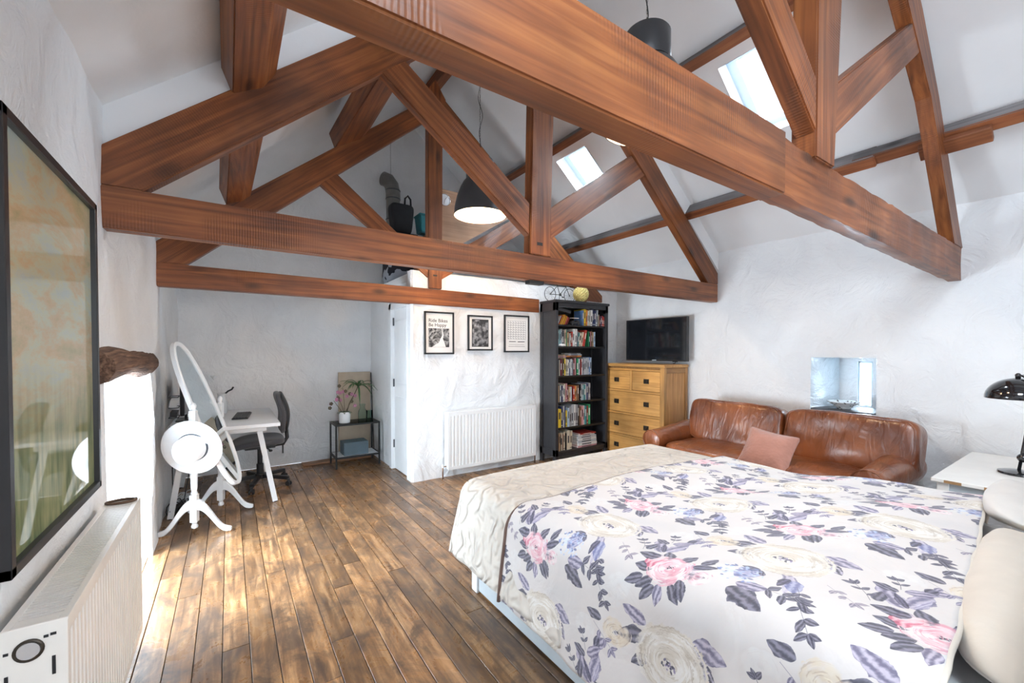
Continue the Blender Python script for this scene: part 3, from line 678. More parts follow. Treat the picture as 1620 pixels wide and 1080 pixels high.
# wall behind the camera with a wide window added for fill light
mb = MB()
for (a0, a1, z0, z1) in ((-.6, -.15, 0, 2.5), (2.85, XR+.1, 0, 2.5), (-.15, 2.85, 0, .65), (-.15, 2.85, 2.42, 2.5)): wall_panel(mb, 'y', YF, a0, a1, z0, z1, 4, flip=True, res=.2)
mb.grid(20, 8, lambda u, v: (-.6+5.3*u, YF+lump((-.6+5.3*u, YF, 2.5), .016, 1.6, 4)*0, 2.5+(max(2.5, ZC(-.6+5.3*u)+.02)-2.5)*v), flip=True)
struct(mb.build('wall_front', M['plaster'], smooth=True, loc=(0, 0, 0)))
mb = MB()
for xx in (-.15, .58, 1.33, 2.08, 2.79): mb.box((xx, YF-.08, .65), (xx+.06, YF-.03, 2.42))
for zz in (.65, 2.36): mb.box((-.15, YF-.08, zz), (2.85, YF-.03, zz+.06))
struct(mb.build('window_5', M['white'], loc=(0, 0, 0)))

# ceiling slopes; right slope is holed by two skylights, the left (behind the camera) by one added for fill light
def slope(side, holes):
    mb = MB(); 
    xs0, xs1 = (-.62, 2.03) if side == 'l' else (2.03, XR+.12)
    cx = sorted({xs0, xs1}|{h[0] for h in holes}|{h[1] for h in holes}); cy = sorted({YF-.05, YB+.05}|{h[2] for h in holes}|{h[3] for h in holes})
    for i in range(len(cx)-1):
        for j in range(len(cy)-1):
            mx, my = (cx[i]+cx[i+1])/2, (cy[j]+cy[j+1])/2
            if any(h[0] < mx < h[1] and h[2] < my < h[3] for h in holes): continue
            nu = max(1, int((cx[i+1]-cx[i])/.12)); nv = max(1, int((cy[j+1]-cy[j])/.12))
            def f(u, v, a=cx[i], b=cx[i+1], c=cy[j], d=cy[j+1]):
                X = a+(b-a)*u; Y = c+(d-c)*v; return (X, Y, ZC(X)+lump((X, Y, 0), .008, .9, 9))
            mb.grid(nu, nv, f, flip=True)
    return mb
SK = [(3.23, 3.74, 3.37, 3.84), (3.23, 3.74, 1.38, 1.87)]
SK_ADDED = [(-.1, .75, -1.1, 0.1)]
struct(slope('l', SK_ADDED).build('ceiling', M['ceil'], smooth=True, loc=(0, 0, 0)))
struct(slope('r', SK).build('ceiling', M['ceil'], smooth=True, loc=(0, 0, 0)))
def skylight(idx, h, side):
    x0, x1, y0, y1 = h; sl = -.82 if side == 'r' else .84
    nrm = Vector((-sl, 0, 1)).normalized(); D = .17
    def P(x, y, d): return Vector((x, y, ZC(x)))+nrm*d
    mb = MB(); cs = [(x0, y0), (x1, y0), (x1, y1), (x0, y1)]
    for k in range(4):
        a, b = cs[k], cs[(k+1) % 4]; mb.add([P(*a, -.012), P(*b, -.012), P(*b, D), P(*a, D)], [(0, 1, 2, 3)])
    o = struct(mb.build('window_%d' % idx, M['white'], loc=(0, 0, 0)))
    fr = MB(); t = .075; 
    def strip(xa, xb, ya, yb): fr.add([P(xa, ya, D-.05), P(xb, ya, D-.05), P(xb, yb, D-.05), P(xa, yb, D-.05), P(xa, ya, D+.01), P(xb, ya, D+.01), P(xb, yb, D+.01), P(xa, yb, D+.01)], [(0, 3, 2, 1), (4, 5, 6, 7), (0, 1, 5, 4), (1, 2, 6, 5), (2, 3, 7, 6), (3, 0, 4, 7)])
    strip(x0, x0+t*.6, y0, y1); strip(x1-t*.6, x1, y0, y1); strip(x0, x1, y0, y0+t*.5); strip(x0, x1, y1-t, y1)
    fr.build('window_frame', M['iron'], o)
    MB().add([P(x0, y0, D-.01), P(x1, y0, D-.01), P(x1, y1, D-.01), P(x0, y1, D-.01)], [(0, 1, 2, 3)]).build('pane', M['glass'], o)
skylight(3, SK[0], 'r'); skylight(4, SK[1], 'r'); skylight(6, SK_ADDED[0], 'l')  # the left-slope one is unseen, added to let in fill light

# partition of the small inner room, its side wall with the door, and the loft deck above
PX, PY, PZ = 1.55, 4.145, 2.19
mb = MB(); wall_panel(mb, 'y', PY, PX+.02, XR, 0, PZ, 5, amp=.010, res=.03, relief=.020)
mb.box((PX, PY+.02, 0), (XR, PY+.11, PZ-.002))
mb.grid(2, 20, lambda u, v: (PX+.022*u, PY+.02-.02*u, PZ*v))
mb.add([(PX, PY, PZ), (XR, PY, PZ), (XR, PY+.11, PZ), (PX, PY+.11, PZ)], [(0, 1, 2, 3)])
struct(mb.build('wall_partition', M['plaster'], smooth=True, angle=.7, loc=(0, 0, 0)))
mb = MB(); DY0, DY1, DZ = PY+.11, 4.85, 1.90
wall_panel(mb, 'x', PX+.01, DY1, YB+.03, 0, PZ-.02, 6, amp=.008, flip=True); mb.box((PX+.01, DY1, 0), (PX+.10, YB, PZ-.02)); mb.box((PX+.01, DY0, DZ), (PX+.10, DY1, PZ-.02))
struct(mb.build('wall_inner', M['plaster'], smooth=True, angle=.7, loc=(0, 0, 0)))
mb = MB(); mb.box((PX+.005, DY0, PZ-.1), (XR, YB, PZ-.03)); struct(mb.build('trim_1', M['ceil'], loc=(0, 0, 0)))
# door
d = MB(); d.box((PX-.008, DY1-.075, 0), (PX+.09, DY1, DZ)); d.box((PX-.008, DY0, DZ-.07), (PX+.09, DY1, DZ)); d.box((PX-.004, DY0, 0), (PX+.09, DY0+.03, DZ))
dr = struct(d.build('door_1', M['white'], loc=(0, 0, 0), bevel=.004))
lf = MB().box((PX+.03, DY0+.03, .01), (PX+.07, DY1-.075, DZ-.07)); lf.box((PX+.022, DY0+.10, .2), (PX+.032, DY1-.15, .85)); lf.box((PX+.022, DY0+.10, 1.0), (PX+.032, DY1-.15, 1.7))
lo = lf.build('door_leaf', M['white'], dr, bevel=.003)
for z in (.25, .95, 1.65): MB().box((PX+.016, DY1-.088, z), (PX+.031, DY1-.068, z+.09)).build('hinge', M['metalgrey'], lo)

# plaster ribs over each truss
def ztopL(x): return 2.28+.84*(x+.48)
def ztopR(x): return 4.42-.86*(x-2.03)
ribs = []
def rib(i, y0, y1):
    mb = MB(); 
    pl = [(-.60, 2.16), (2.03, 4.40), (XR+.12, 2.17), (XR+.12, 2.42), (2.03, 4.62), (-.60, 2.40)]
    mb.prism([pl[0], pl[1], pl[4], pl[5]], y0, y1); mb.prism([pl[1], pl[2], pl[3], pl[4]], y0, y1)
    struct(mb.build('trim_%d' % i, M['ceil'], loc=(0, 0, 0)))
rib(2, 2.645, 2.73)

# ------------------------------------------------------------------ roof trusses
TH = .085
def truss(label, y, king, polys, rot=0):
    t = thing('roof_truss', label, 'roof truss', (2.03, y, 1.9), 0, None)
    for nm, poly, g, yo, mt in polys:
        mb = MB().prism(poly, y+yo[0], y+yo[1]); mb.build(nm, mt, t, grain=(g[0], 0, g[1]), bevel=.006)
    return t
B = M['beam']
def wedge(t, x, y, z):
    MB().box((x-.03, y-.012, z-.012), (x+.03, y+.02, z+.012)).build('wedge', M['black'], t)
    MB().box((x-.03, y-.004, z-.012), (x+.03, y+.02, z+.012))
# middle truss
ym = 2.62
mid = truss('middle roof truss of orange-stained timber, whole span visible, above the radiator end of the picture', ym, None, [
    ('tie_beam', [(-.50, 1.92), (4.55, 1.905), (4.55, 2.105), (-.50, 2.112)], (1, 0), (0, TH), B),
    ('principal_rafter', [(-.50, 2.112), (-.33, 2.112), (2.0, 4.10), (2.0, 4.38), (-.50, 2.27)], (.77, .64), (.004, TH-.004), B),
    ('principal_rafter', [(4.56, 2.105), (4.36, 2.105), (2.12, 4.05), (2.12, 4.36), (4.56, 2.23)], (-.76, .65), (.004, TH-.004), B),
    ('king_post', [(1.935, 2.112), (2.135, 2.11), (2.17, 3.3), (2.17, 4.30), (2.05, 4.42), (1.95, 4.30), (1.96, 3.3)], (0, 1), (-.004, TH+.004), B),
    ('strut', [(.79, 3.09), (1.937, 2.25), (1.94, 2.50), (.95, 3.215)], (.8, -.6), (.008, TH-.01), B),
    ('strut', [(3.30, 3.03), (2.14, 2.25), (2.145, 2.50), (3.11, 3.17)], (-.8, -.6), (.008, TH-.01), B)])
MB().box((2.0, ym-.0045, 2.185), (2.055, ym+.001, 2.21)).build('peg_slot', M['ink'], mid)
MB().box((1.94, ym+.01, 1.885), (2.08, ym+.07, 1.913)).build('iron_plate', M['blackmetal'], mid)
# far truss, over the partition
yf = 4.13
far = truss('far roof truss of orange-stained timber resting on the white partition', yf, None, [
    ('tie_beam', [(-.46, 1.852), (3.196, 1.835), (3.196, 2.0), (-.46, 2.03)], (1, 0), (0, TH), B),
    ('principal_rafter', [(-.46, 2.03), (-.27, 2.03), (1.74, 3.76), (1.74, 3.98), (-.46, 2.18)], (.77, .64), (.004, TH-.004), B),
    ('principal_rafter', [(4.30, 2.03), (3.98, 2.03), (1.90, 3.75), (1.90, 4.05), (4.30, 2.12)], (-.77, .64), (.004, TH-.004), B),
    ('king_post', [(1.735, 2.015), (1.885, 2.015), (1.895, 3.0), (1.90, 3.9), (1.94, 4.02), (1.82, 4.2), (1.70, 4.02), (1.74, 3.9), (1.735, 3.0)], (0, 1), (-.004, TH+.004), B),
    ('strut', [(.62, 2.93), (1.735, 2.12), (1.735, 2.28), (.80, 3.03)], (.8, -.6), (.008, TH-.01), B),
    ('strut', [(3.14, 2.90), (1.885, 2.12), (1.885, 2.33), (3.0, 3.04)], (-.8, -.6), (.008, TH-.01), B)])
MB().box((1.785, yf-.0045, 2.145), (1.83, yf+.001, 2.162)).build('peg_slot', M['ink'], far)
MB().prism([(1.885, 2.38), (2.98, 3.06), (3.10, 3.06), (3.02, 3.09), (1.885, 3.09)], yf+.03, yf+.05).build('infill_panel', M['panelwood'], far, grain=(1, 0, 0), label='pale tan boarded panel filling the truss above its right strut')
# near truss, overhead
yn = .73
near = truss('nearest roof truss, big rough timbers crossing overhead at the top of the photo', yn, None, [
    ('tie_beam', [(-.48, 1.94), (1.70, 1.935), (1.70, 2.165), (-.48, 2.17)], (1, 0), (-.006, TH+.0), B),
    ('principal_rafter', [(-.48, 2.165), (-.33, 2.165), (2.0, 4.10), (2.0, 4.36), (-.48, 2.28)], (.77, .64), (.004, TH-.004), B),
    ('principal_rafter', [(4.60, 2.13), (4.33, 2.13), (3.66, 2.95), (3.20, 3.28), (2.12, 4.05), (2.12, 4.32), (3.45, 3.40), (3.85, 3.02)], (-.72, .7), (.004, TH-.004), B),
    ('king_post', [(1.965, 2.14), (2.15, 2.14), (2.21, 2.9), (2.21, 4.3), (1.97, 4.3)], (0, 1), (-.004, TH+.004), B),
    ('strut', [(.79, 3.10), (1.967, 2.24), (1.967, 2.45), (.93, 3.22)], (.8, -.6), (-.002, TH-.01), B),
    ('strut', [(3.42, 3.13), (2.15, 2.27), (2.165, 2.50), (3.32, 3.28)], (-.8, -.6), (.008, TH-.01), B)])

mb = MB(); rr = []
for i in range(61):
    t = i/60; x = 1.62+2.98*t; za = 1.942-.047*t; zb = 2.148-.014*t; e = lambda k, f=1.0: .007*mn.noise(Vector((x*5.5*f, k, 0)))+.004*mn.noise(Vector((x*15, k, 2)))
    ya, yb = yn+.010+e(1)*.8, yn+TH-.004
    rr.append([(x, ya, za+e(3)), (x, ya+.004, (za+zb)/2+e(9)), (x, ya+e(4)*.5, zb+e(5)), (x, yb, zb+e(6)), (x, yb, za+e(7)), (x, (ya+yb)/2, za-.003+e(8))])
mb.rings(rr); mb.build('tie_beam_end', B, near, grain=(1, 0, 0), smooth=True, angle=.6)
# purlins and ridge (along the roof)
def purlin(label, x, z, slope_dir, D, T, y0, y1, m, name='purlin', grp=None):
    """(x,z) lower corner on the soffit side; slope_dir = unit vector running down-slope in x,z; normal to it points up"""
    dx, dz = slope_dir; nx, nz = (-dz, dx) if -dz*0+dx > 0 else (dz, -dx)
    A = (x, z); Bp = (x+dx*T, z+dz*T); C = (x+dx*T+nx*D, z+dz*T+nz*D); Dp = (x+nx*D, z+nz*D)
    mb = MB().prism([A, Bp, C, Dp], y0, y1)
    o = mb.build(name, m, grain=(0, 1, 0), bevel=.006); tag(o, label, 'purlin', grp)
    o.data.materials.append(M['greywood'])
    for pf in o.data.polygons:
        if pf.normal.x*dx+pf.normal.z*dz < -.6: pf.material_index = 1
    return o
def purlin_left(label, near3, far3, mid3=None):
    """section corners A, B, C (x, z) given where the purlin crosses the middle and the far truss"""
    def sec(y, q):
        A, Bq, Cq = q; D = (A[0]-.05, A[1]+.13); E = (Cq[0]-.11, Cq[1]+.09)
        return [(A[0], y, A[1]), (Bq[0], y, Bq[1]), (Cq[0], y, Cq[1]), (E[0], y, E[1]), (D[0], y, D[1])]
    mb = MB().rings([sec(-1.5, near3), sec(2.60, near3), sec(2.74, mid3 or near3), sec(4.17, far3)]); o = mb.build('purlin', M['beam'], grain=(0, 1, 0), bevel=.005); tag(o, label, 'purlin'); return o
purlin_left('lower left purlin, thick pale brown timber crossing over two trusses', [(.03, 2.69), (.165, 2.765), (.23, 2.87)], [(-.005, 2.55), (.094, 2.585), (.165, 2.65)])
purlin_left('upper left purlin, seen between the middle and far trusses', [(.88, 3.38), (1.12, 3.52), (1.21, 3.66)], [(.83, 3.23), (1.06, 3.37), (1.15, 3.50)], [(.90, 3.28), (1.08, 3.40), (1.15, 3.52)])
DR = (.773, -.634)
P1 = purlin('lower right purlin, thin dark timber running above the bookcase and sofa side', 3.965, 2.795, DR, .14, .09, 1.10, 5.6, M['purlin_dark'])
P2 = purlin('upper right purlin, thin dark timber above the two skylights', 3.0, 3.615, DR, .12, .08, -1.5, 5.6, M['purlin_dark'])
P3 = purlin('right purlin nearest the camera, lapped beside the big truss rafter', 3.975, 2.815, DR, .10, .09, -1.5, 1.24, M['purlin_dark'])
mb = MB().prism([(3.965, 2.755), (4.045, 2.69), (4.065, 2.725), (3.985, 2.79)], .52, .86)
o = mb.build('purlin', M['purlin_dark'], grain=(0, 1, 0), bevel=.004); tag(o, 'short splice block under the right purlin beside the nearest rafter', 'timber block')
o = MB().prism([(1.97, 4.38), (2.06, 4.38), (2.06, 4.56), (1.97, 4.56)], -1.5, 5.6).build('ridge_beam', M['purlin_dark'], grain=(0, 1, 0), bevel=.005); tag(o, 'dark ridge beam along the top of the ceiling', 'beam')
#__OBJECTS__
# ------------------------------------------------------------------ bed, quilt, duvet, pillows
bed = thing('bed', 'pale grey low double bed frame with white mattress, under the floral duvet', 'bed', (1.95, 1.1, 0))
BX0, BX1, BY0, BY1 = 1.15, 2.76, .06, 2.08
MB().box((BX0, BY0, .012), (BX0+.03, BY1, .30)).build('side_rail', M['bedframe'], bed, bevel=.004)
MB().box((BX1-.03, BY0, .012), (BX1, BY1, .30)).build('side_rail', M['bedframe'], bed, bevel=.004)
MB().box((BX0, BY1-.03, .03), (BX1, BY1, .30)).build('foot_rail', M['white'], bed, bevel=.004)
for (x, y) in ((BX0-.012, BY1-.04), (BX1-.048, BY1-.04), (BX0-.012, BY0), (BX1-.048, BY0)): MB().box((x, y, 0), (x+.06, y+.06, .34)).build('leg', M['white'], bed, bevel=.004)
MB().box((BX0-.01, BY0-.05, .0), (BX1+.01, BY0-.012, 1.02)).build('headboard', M['headboard'], bed, bevel=.008)
v, f = ncube(14, 9, (.785, .99, .15)); MB().add([p+Vector((1.955, 1.07, .45)) for p in v], f).build('mattress', M['white'], bed, smooth=True)
# fitted sheet seen at the head end, slightly rumpled
def sm(a, b, x): t = max(0, min(1, (x-a)/(b-a))); return t*t*(3-2*t)
def drape(u, v, x0, x1, y1, zt, R, flare, seed, wave, hold=1.0, dirblend=1.0):
    du = (x0-u) if u < x0 else (u-x1 if u > x1 else 0); su = -1 if u < x0 else 1
    dv = max(0, v-y1); ex = min(max(u, x0), x1); ey = min(v, y1)
    if du == 0 and dv == 0: return Vector((u, v, zt(u, v)))
    L = max(du, dv); hyp = math.hypot(du, dv); d = Vector((su*du/hyp, dv/hyp, 0))
    if L < R*PI/2: h = R*math.sin(L/R); dr = R*(1-math.cos(L/R))
    else: q = L-R*PI/2; h = R+q*math.sin(flare); dr = R+q*math.cos(flare)
    s = (v if du > dv else u)*1.0+math.atan2(dv, du)*.35
    h += wave*min(1, dr/.3)*(mn.noise(Vector((s*4.2, seed, 0)))+.45*mn.noise(Vector((s*10, seed+3, 0))))
    p = Vector((ex, ey, zt(ex, ey)))+d*h; p.z -= dr; return p
def cloth(name, u0, u1, v0f, v1f, x0, x1, y1, zt, R, flare, seed, wave, mat, nu, nv, solid, uvs, bump=.006, parent=None, **kw):
    mb = MB()
    def f(a, b):
        u = u0+(u1-u0)*a; v = v0f(u)+(v1f(u)-v0f(u))*b
        p = drape(u, v, x0, x1, y1, zt, R, flare, seed, wave)
        q = Vector((u*2.2, v*2.2, seed)); p.z += bump*(mn.noise(q)+.6*mn.noise(q*2.6))
        return (p.x, p.y, p.z, *uvs(u, v))
    mb.grid(nu, nv, f, uv=True)
    return mb.build(name, mat, parent, smooth=True, solid=solid, **kw)
qz = lambda x, y: .632+.012*math.sin((x-1.2)*2)
def qcorner(u): return 2.09+.47
o = cloth('quilt', 1.18-.46, 2.74+.40, lambda u: 1.20, lambda u: 2.10+.46, 1.18, 2.72, 2.10, qz, .10, .20, 3, .030, M['quilt'], 110, 60, .008, lambda u, v: (u, v), bump=.004)
tag(o, 'ivory embossed quilt folded over the foot of the bed below the floral duvet', 'quilt')
def dz(x, y): return .008*math.sin(7*x+9*y+3*mn.noise(Vector((x*1.5, y*1.5, 9))))*sm(1.5, 2.2, x)+.655+.075*sm(1.15, .42, y)+.022*math.exp(-((x-2.0)/.55)**2)+.012*mn.noise(Vector((x*1.3, y*1.6, 4)))
dend = lambda u: 1.60+.03*math.sin(u*3)-.13*sm(2.0, 2.9, u)
_Ai = np.linalg.inv(np.array([[58., 15.], [14., 54.]]))
def fuv(u, v): q = _Ai@np.array([-(v-.59)*100, (u-1.40)*100]); return (float(q[0]), float(q[1]))
dst = lambda u: max(.20, .20+.095*(u-1.18))+.008*mn.noise(Vector((u*7, 0, 1)))
duv = cloth('duvet', 1.18-.53, 2.78+.42, dst, dend, 1.18, 2.70, 9, dz, .13, .07, 8, .022, M['floral'], 170, 110, .022, fuv, bump=.010)
tag(duv, 'white duvet printed with lavender, pink and cream roses spread over the bed', 'duvet')
# brown reverse of the duvet showing along its lower edge
def edgepts(fn, off, dzz, a0=0, a1=1, n=90):
    out = []
    for i in range(n+1):
        u = (1.18-.53)+(3.85-.65)*0+((2.78+.42)-(1.18-.53))*(a0+(a1-a0)*i/n); v = fn(u)
        p = drape(u, v, 1.18, 2.70, 9, dz, .13, .07, 8, .022); q = Vector((u*2.2, v*2.2, 8)); p.z += .010*(mn.noise(q)+.6*mn.noise(q*2.6))
        out.append(p+Vector((0, off, dzz)))
    return out
top = edgepts(dend, .003, -.009)
mb = MB().tube([p-duv.location+duv.location for p in top], .0095, 6)
hem = mb.build('hem', M['brownhem'], duv, smooth=True, label='dark brown turned edge of the duvet')
mb = MB().tube(edgepts(dst, -.001, -.010), .0085, 6); mb.build('piping', M['sheet'], duv, smooth=True)
def pillow(name, c, a, rot, mat, seed, label, grp=None, n=16):
    v, f = ncube(n, 3.2, (1, 1, 1)); R = Euler(rot).to_matrix(); out = []
    for p in v:
        e = max(abs(p.x), abs(p.y)); t = (1-min(1, e)**4)**.5*.85+.15
        q = Vector((p.x*a[0]*(1-.06*abs(p.y)), p.y*a[1]*(1-.06*abs(p.x)), p.z*a[2]*t))
        q += Vector((0, 0, 1))*.010*mn.noise(q*9+Vector((seed, 0, 0)))
        out.append(R@q+Vector(c))
    o = MB().add(out, f).build(name, mat, None, smooth=True); tag(o, label, 'pillow', grp); return o
pillow('pillow', (1.80, .165, .69), (.53, .112, .078), (.25, .0, .07), M['sheet'], 1, 'cream cotton pillow along the head of the bed, beside the duvet edge')
pillow('pillow', (2.58, .225, .755), (.30, .115, .055), (.25, .0, .05), M['pillow'], 5, 'white cotton pillow behind the cream pillow, next to the white table')
o = MB().grid(40, 8, lambda a, b: (1.165+.0*a+.012*mn.noise(Vector((a*9, b*3, 2))), .06+.42*a, .61-.40*b+.01*mn.noise(Vector((a*8, 0, 5)))), flip=True)
o.grid(30, 10, lambda a, b: (1.17+1.55*a, .06+.4*b, .612+.010*mn.noise(Vector((a*14, b*7, 3)))))
tag(o.build('fitted_sheet', M['white'], None, smooth=True, solid=.006), 'white fitted sheet tucked over the mattress under the pillows', 'bed sheet')

# ------------------------------------------------------------------ sofa along the right wall
sofa = thing('leather_sofa', 'tan brown leather two-seat sofa with rolled arms under the small deep window', 'sofa', (4.05, 1.87, 0))
SX, SY0, SY1 = 3.58, .90, 2.86
LE = M['leather']
def pz(name, c, a, rot=(0, 0, 0), p=4.5, n=14, amp=.012, fr=3.0, seed=0, parent=None, mat=None, bulge=0):
    v, f = ncube(n, p, (1, 1, 1)); R = Euler(rot).to_matrix(); out = []
    for q in v:
        q = Vector((q.x*a[0], q.y*a[1], q.z*a[2])); 
        if bulge: q.z *= 1+bulge*(1-(q.y/a[1])**2)*(1-(q.x/a[0])**2)
        q += q.normalized()*amp*mn.noise(q*fr*2+Vector((seed*3.1, 0, 0)))
        out.append(R@q+Vector(c))
    return MB().add(out, f).build(name, mat or LE, parent, smooth=True)
pz('base', (4.06, 1.88, .20), (.42, .86, .14), p=10, parent=sofa, amp=.004)
for (x, y) in ((3.70, 1.0), (3.70, 2.76), (4.42, 1.0), (4.42, 2.76)): MB().lathe([(.022, 0), (.03, .07)], (x, y, 0), 12).build('foot', M['black'], sofa)
pz('back_frame', (4.42, 1.88, .44), (.11, .92, .30), p=7, parent=sofa, amp=.006)
for k, (y0, y1) in enumerate(((1.10, 1.86), (1.88, 2.66))):
    pz('seat_cushion', (3.95, (y0+y1)/2, .365), (.36, (y1-y0)/2, .085), p=5, parent=sofa, seed=k+2, amp=.016, bulge=.15)
for k, (yc, hw) in enumerate(((1.31, .455), (2.235, .46))):
    c = (4.235, yc, .622); o = pz('back_cushion', c, (.135, hw, .222), (0, .20, 0), p=6.5, n=24, parent=sofa, seed=k+6, amp=.016, fr=3.0)
    # piping round the front face of the cushion
    R = Euler((0, .20, 0)).to_matrix(); pts = []
    for i in range(49):
        t = 2*PI*i/48; cx, sx = math.cos(t), math.sin(t); e = 2/6.5; fx = .86; fr = (1-fx**6.5)**(1/6.5)+.004
        q = Vector((-.135*fx, hw*fr*(abs(cx)**e)*(1 if cx > 0 else -1), .222*fr*(abs(sx)**e)*(1 if sx > 0 else -1)))
        q += q.normalized()*(.016*mn.noise(q*6.0+Vector(((k+6)*3.1, 0, 0))))
        pts.append(R@q+Vector(c))
    MB().tube(pts, .0045, 6).build('piping', LE, o, smooth=True)
for k, (yc, out) in enumerate(((1.0, -1), (2.755, 1))):
    prof = []; n = 26
    rr = []
    for i in range(13):
        t = i/12; x = SX+.0+t*.86; r = .100+.028*sm(.1, .8, t)-.03*sm(.88, 1, t); zc = .452+.022*t; yo = out*.018*t
        ring = []
        for j in range(n):
            a = 2*PI*j/n; ring.append((x, yc+yo+r*1.0*math.cos(a), zc+r*math.sin(a)))
        rr.append(ring)
    rr = [[(SX-.008, yc+(p[1]-yc)*.9, .452+(p[2]-.452)*.9) for p in rr[0]]]+rr
    mb = MB().rings(rr); a = mb.build('arm', LE, sofa, smooth=True, angle=.9)
    pz('arm_panel', (4.02, yc, .235), (.42, .085, .19), p=9, parent=sofa, amp=.004)
    MB().tube([(SX-.004, yc+.0985*math.cos(2*PI*i/28), .452+.0985*math.sin(2*PI*i/28)) for i in range(29)], .0045, 6).build('piping', LE, a, smooth=True)
# pink cushion leaning on the sofa
v, f = ncube(18, 16.0, (1, 1, 1)); R = (Euler((0, 0, math.radians(15))).to_matrix()@Euler((0, math.radians(-50), 0)).to_matrix()@Euler((0, 0, math.radians(-10))).to_matrix()); out = []
for p in v:
    e = max(abs(p.x), abs(p.y)); t = (1-min(1, e)**3)*.9+.1
    q = Vector((p.x*.188*(1-.08*(1-p.y*p.y)), p.y*.188*(1-.08*(1-p.x*p.x)), p.z*.075*t)); out.append(R@q+Vector((3.69, 1.685, .535)))
o = MB().add(out, f).build('scatter_cushion', M['pink'], None, smooth=True); tag(o, 'dusty pink textured square cushion leaning between the two sofa back cushions', 'cushion')

# niche sill and bowl
o = MB().box((XR-.015, NY0+.008, .805), (XR+.43, NY1-.008, .822)).build('window_sill_slab', M['slate'], bevel=.004); tag(o, 'dark slate slab lying on the sill of the small deep window', 'sill slab')
bw_ = MB().lathe([(.045, 0), (.052, .002), (.056, .010), (.085, .035), (.118, .060), (.130, .066), (.127, .071), (.112, .062), (.08, .040), (.04, .018), (.002, .014)], (XR+.13, 1.50, .823), 28, cap=False)
tag(bw_.build('china_bowl', M['china'], smooth=True), 'white china bowl with dark painted pattern on the slate window sill', 'bowl')

# ------------------------------------------------------------------ oak chest of drawers + tv
ch = thing('chest_of_drawers', 'honey oak chest of drawers with dark metal handles under the television', 'chest of drawers', (4.34, 3.48, 0))
CY0, CY1, CX = 3.0, 3.965, 4.12
OK = M['oak']; g_y = (0, 1, 0); g_z = (0, 0, 1)
MB().box((CX-.022, CY0-.02, 1.165), (4.565, CY1+.02, 1.20)).build('top', OK, ch, grain=g_y, bevel=.006)
MB().box((CX, CY0, 0), (CX+.045, CY0+.055, 1.165)).build('corner_post', OK, ch, grain=g_z, bevel=.003)
MB().box((CX, CY1-.055, 0), (CX+.045, CY1, 1.165)).build('corner_post', OK, ch, grain=g_z, bevel=.003)
MB().box((4.53, CY0, 0), (4.575, CY0+.045, 1.165)).build('corner_post', M['oak_side'], ch, grain=g_z, bevel=.003)
MB().box((4.53, CY1-.045, 0), (4.575, CY1, 1.165)).build('corner_post', M['oak_side'], ch, grain=g_z, bevel=.003)
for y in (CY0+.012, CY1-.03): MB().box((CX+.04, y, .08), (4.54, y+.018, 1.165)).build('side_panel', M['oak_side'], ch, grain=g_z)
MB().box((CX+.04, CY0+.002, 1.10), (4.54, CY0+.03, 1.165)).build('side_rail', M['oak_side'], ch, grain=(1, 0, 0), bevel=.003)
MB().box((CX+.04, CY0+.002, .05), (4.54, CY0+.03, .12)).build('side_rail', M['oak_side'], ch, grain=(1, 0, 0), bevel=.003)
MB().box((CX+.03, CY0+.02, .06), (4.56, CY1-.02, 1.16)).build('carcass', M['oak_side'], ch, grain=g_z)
MB().box((4.555, CY0+.02, .06), (4.57, CY1-.02, 1.16)).build('back_panel', M['oak_side'], ch, grain=g_z)
def drawer(y0, y1, z0, z1, hs):
    d = MB().box((CX+.006, y0, z0), (CX+.035, y1, z1)).build('drawer', OK, ch, grain=g_y, bevel=.004)
    for hy in hs:
        zc = (z0+z1)/2+.0
        hmb = MB().box((CX-.001, hy-.036, zc-.028), (CX+.008, hy+.036, zc+.028)); hmb.tube([(CX-.012, hy-.024, zc+.012), (CX-.016, hy-.020, zc-.012), (CX-.016, hy+.020, zc-.012), (CX-.012, hy+.024, zc+.012)], .004, 6)
        hmb.build('handle', M['bronze'], d, smooth=True, angle=.6)
ym_ = (CY0+CY1)/2
for z in (1.13, .862, .577, .297): MB().box((CX+.002, CY0+.055, z-.012), (CX+.04, CY1-.055, z+.012)).build('rail', OK, ch, grain=g_y, bevel=.002)
MB().box((CX+.002, ym_-.015, .874), (CX+.04, ym_+.015, 1.118)).build('rail', OK, ch, grain=g_z, bevel=.002)
drawer(CY0+.058, ym_-.018, .878, 1.114, [3.25]); drawer(ym_+.018, CY1-.058, .878, 1.114, [3.71])
for (z0, z1) in ((.592, .847), (.312, .562), (.05, .282)): drawer(CY0+.058, CY1-.058, z0, z1, [3.25, 3.71])
tv = thing('television', 'black flat-screen television on the wall above the oak chest', 'television', (4.49, 3.39, 1.24))
MB().box((4.455, 2.935, 1.235), (4.50, 3.845, 1.77)).build('housing', M['black'], tv, bevel=.004)
MB().box((4.452, 2.947, 1.255), (4.456, 3.833, 1.758)).build('screen', M['screen'], tv)
MB().box((4.50, 3.2, 1.35), (4.545, 3.6, 1.66)).build('rear_housing', M['black'], tv, bevel=.01)
MB().box((4.545, 3.3, 1.40), (4.585, 3.5, 1.60)).build('wall_bracket', M['black'], tv)
MB().box((4.451, 3.36, 1.240), (4.4545, 3.42, 1.2485)).build('badge', M['iron'], tv, label='tiny pale maker mark under the screen')
mb = MB().tube([(4.50, 3.12, 1.24), (4.50, 3.12, 1.215), (4.52, 3.15, 1.206), (4.57, 3.2, 1.206)], .004, 6); mb.box((4.485, 3.09, 1.225), (4.505, 3.15, 1.237)); mb.build('cable', M['cable'], tv)

